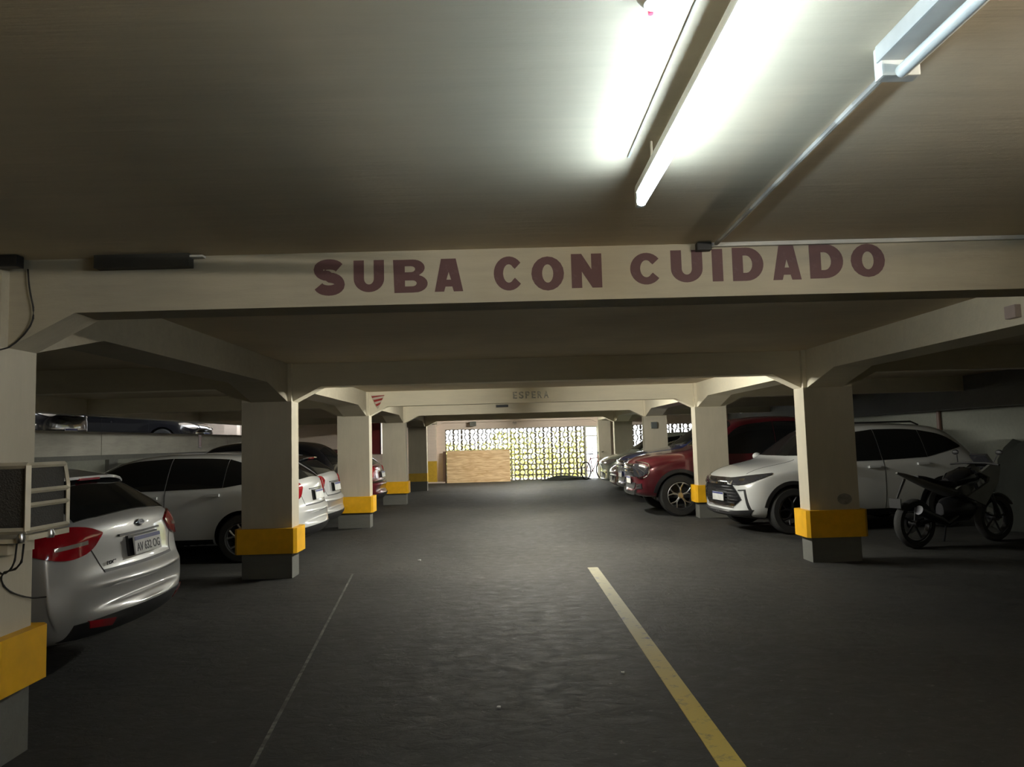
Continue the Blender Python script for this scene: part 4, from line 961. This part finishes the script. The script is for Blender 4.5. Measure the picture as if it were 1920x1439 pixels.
# ---------------------------------------------------------------- motorcycle
def motorcycle(loc, rz):
    t = thing('motorcycle', 'dark sport motorcycle parked behind the scuffed right column', 'motorcycle', loc, rz)
    def wh(x, parent):
        b = bmesh.new(); lathe(b, [(.225, -.05), (.285, -.055), (.31, -.02), (.31, .02), (.285, .055), (.225, .05)], (0, 0, 0), 'y', 36)
        w_ = link('wheel', b, TYRE, parent, True); w_.location = (x, 0, .31)
        b = bmesh.new(); lathe(b, [(.228, -.04), (.21, -.03), (.21, .03), (.228, .04)], (0, 0, 0), 'y', 32); cyl(b, (0, 0, 0), .04, .12)
        for k in range(5):
            a = 2*PI*k/5; tube(b, [(.03*math.cos(a), 0, .03*math.sin(a)), (.215*math.cos(a+.15), 0, .215*math.sin(a+.15))], .014, 6)
        link('rim', b, DARKALLOY, w_, True)
        b = bmesh.new(); lathe(b, [(.07, .062), (.13, .062), (.13, .066), (.07, .066)], (0, 0, 0), 'y', 28); link('brake_disc', b, ALLOY, w_, True)
    wh(-.68, t); wh(.68, t)
    b = bmesh.new()
    for s in (-1, 1): tube(b, [(.68, s*.09, .31), (.56, s*.09, .62), (.42, s*.09, .98)], [.028, .024, .022], 10)
    box(b, .40, .50, -.11, .11, .84, .88); link('fork', b, DARKALLOY, t, True)
    b = bmesh.new(); tube(b, [(.40, -.36, 1.02), (.44, -.15, 1.04), (.44, .15, 1.04), (.40, .36, 1.02)], .014, 8); link('handlebar', b, BLACK, t, True)
    def shell(name, secs, m, seg=14):
        b = bmesh.new(); rr = []
        for (x, z, w_, h_) in secs: rr.append([b.verts.new((x, w_*math.cos(2*PI*k/seg), z+h_*math.sin(2*PI*k/seg))) for k in range(seg)])
        for A, B in zip(rr, rr[1:]):
            for k in range(seg): b.faces.new((A[k], A[(k+1) % seg], B[(k+1) % seg], B[k]))
        b.faces.new(rr[0]); b.faces.new(rr[-1][::-1]); link(name, b, m, t, True)
    shell('fuel_tank', [(-.12, .80, .06, .06), (.0, .84, .15, .10), (.18, .88, .17, .12), (.34, .86, .12, .10), (.40, .84, .05, .05)], BLACKP)
    shell('engine', [(-.25, .45, .06, .10), (-.15, .45, .14, .16), (.15, .46, .15, .18), (.30, .48, .08, .12)], DARKALLOY)
    shell('seat', [(-.62, .90, .05, .02), (-.50, .87, .11, .035), (-.25, .80, .13, .04), (-.05, .78, .12, .05), (.0, .78, .06, .03)], BLACK)
    GREYF = mat('grey_fairing', (.10, .10, .09), .35, coat=.6)
    shell('tail_fairing', [(-.92, .96, .02, .012), (-.80, .925, .06, .025), (-.62, .86, .10, .04), (-.40, .78, .13, .05), (-.15, .70, .15, .07), (0, .68, .10, .05)], GREYF)
    for s in (-1, 1):
        b = bmesh.new(); prism(b, [(.05, .62), (.35, .50), (.60, .78), (.66, .98), (.52, 1.04), (.30, .92), (.46, .86), (.44, .80)], 'y', s*.13, s*.17); link('side_fairing', b, GREYF, t)
    b = bmesh.new(); tube(b, [(.60, 0, .86), (.70, 0, .92)], [.10, .05], 12); link('headlight', b, SMOKELENS, t, True)
    b = bmesh.new(); prism(b, [(.58, .98), (.64, 1.0), (.50, 1.16), (.47, 1.14)], 'y', -.12, .12); link('windscreen', b, SMOKELENS, t)
    b = bmesh.new(); tube(b, [(-.1, -.12, .38), (-.30, -.14, .30), (-.45, -.17, .36), (-.80, -.19, .50)], [.03, .04, .055, .06], 12); link('exhaust', b, DARKALLOY, t, True)
    b = bmesh.new()
    for s in (-1, 1): tube(b, [(-.68, s*.08, .31), (-.1, s*.09, .42)], .022, 8)
    link('swingarm', b, DARKALLOY, t, True)
    b = bmesh.new(); lathe(b, [(.32, -.06), (.33, -.065), (.33, .065), (.32, .06)], (0, 0, 0), 'y', 36)
    bmesh.ops.delete(b, geom=[v for v in b.verts if v.co.z < .12 or v.co.x < -.28], context='VERTS'); o = link('mudguard', b, GREYF, t, True); o.location = (.68, 0, .31)
    b = bmesh.new(); tube(b, [(-.80, 0, .88), (-.95, 0, .62)], [.02, .012], 6); box(b, -.98, -.965, -.09, .09, .52, .64); link('tail_bracket', b, BLACK, t)
    b = bmesh.new(); tube(b, [(.0, .12, .35), (.08, .26, .0)], .012, 8); link('kickstand', b, DARKALLOY, t)
    for s in (-1, 1):
        b = bmesh.new(); tube(b, [(.42, s*.26, 1.04), (.46, s*.30, 1.16)], .007, 6); bmesh.ops.create_icosphere(b, subdivisions=2, radius=.045, matrix=Matrix.Translation((.46, s*.32, 1.18)) @ Matrix.Diagonal((.4, 1.2, .8, 1))); link('mirror', b, BLACK, t, True)
    return t
motorcycle((5.85, 9.78, 0), R(18))

# ---------------------------------------------------------------- bicycle
def bicycle(loc, rz, label, red):
    t = thing('bicycle', label, 'bicycle', loc, rz)
    FR = mat('bicycle_frame', (.30, .03, .05) if red else (.5, .5, .5), .35, coat=.5)
    for x in (-.5, .52):
        b = bmesh.new(); lathe(b, [(.30, -.018), (.335, -.014), (.335, .014), (.30, .018)], (0, 0, 0), 'y', 36); w_ = link('wheel', b, TYRE, t, True); w_.location = (x, 0, .335)
        b = bmesh.new()
        for k in range(16):
            a = 2*PI*k/16; tube(b, [(0, (-1)**k*.03, 0), (.305*math.cos(a), 0, .305*math.sin(a))], .0022, 4)
        cyl(b, (0, 0, 0), .022, .09); link('spokes', b, ALLOY, w_)
    b = bmesh.new()
    for a, c in (((-.5, 0, .335), (-.08, 0, .29)), ((-.5, 0, .335), (-.16, 0, .80)), ((-.08, 0, .29), (-.16, 0, .80)), ((-.08, 0, .29), (.36, 0, .72)), ((-.16, 0, .76), (.34, 0, .80)), ((.33, 0, .90), (.37, 0, .70)), ((.37, .03, .70), (.52, .04, .335)), ((.37, -.03, .70), (.52, -.04, .335))):
        tube(b, [a, c], .016, 8)
    link('frame', b, FR, t, True)
    b = bmesh.new(); tube(b, [(.33, 0, .88), (.36, 0, .98)], .014, 8); tube(b, [(.28, -.30, 1.02), (.38, -.12, .99), (.38, .12, .99), (.28, .30, 1.02)], .012, 8); link('handlebar', b, BLACK, t, True)
    b = bmesh.new(); tube(b, [(-.16, 0, .78), (-.18, 0, .92)], .013, 8); bevbox(b, -.32, -.06, -.07, .07, .92, .96, .02); link('saddle', b, BLACK, t, True)
    b = bmesh.new(); lathe(b, [(.07, .03), (.09, .03), (.09, .034), (.07, .034)], (-.08, 0, .29), 'y', 24); tube(b, [(-.08, .05, .29), (-.02, .06, .14)], .01, 6); tube(b, [(-.08, -.05, .29), (-.14, -.06, .44)], .01, 6); link('crank', b, ALLOY, t)
bicycle((3.32, YFW-0.45, 0), R(50), 'bicycle with reddish frame parked in the bright gateway', True)
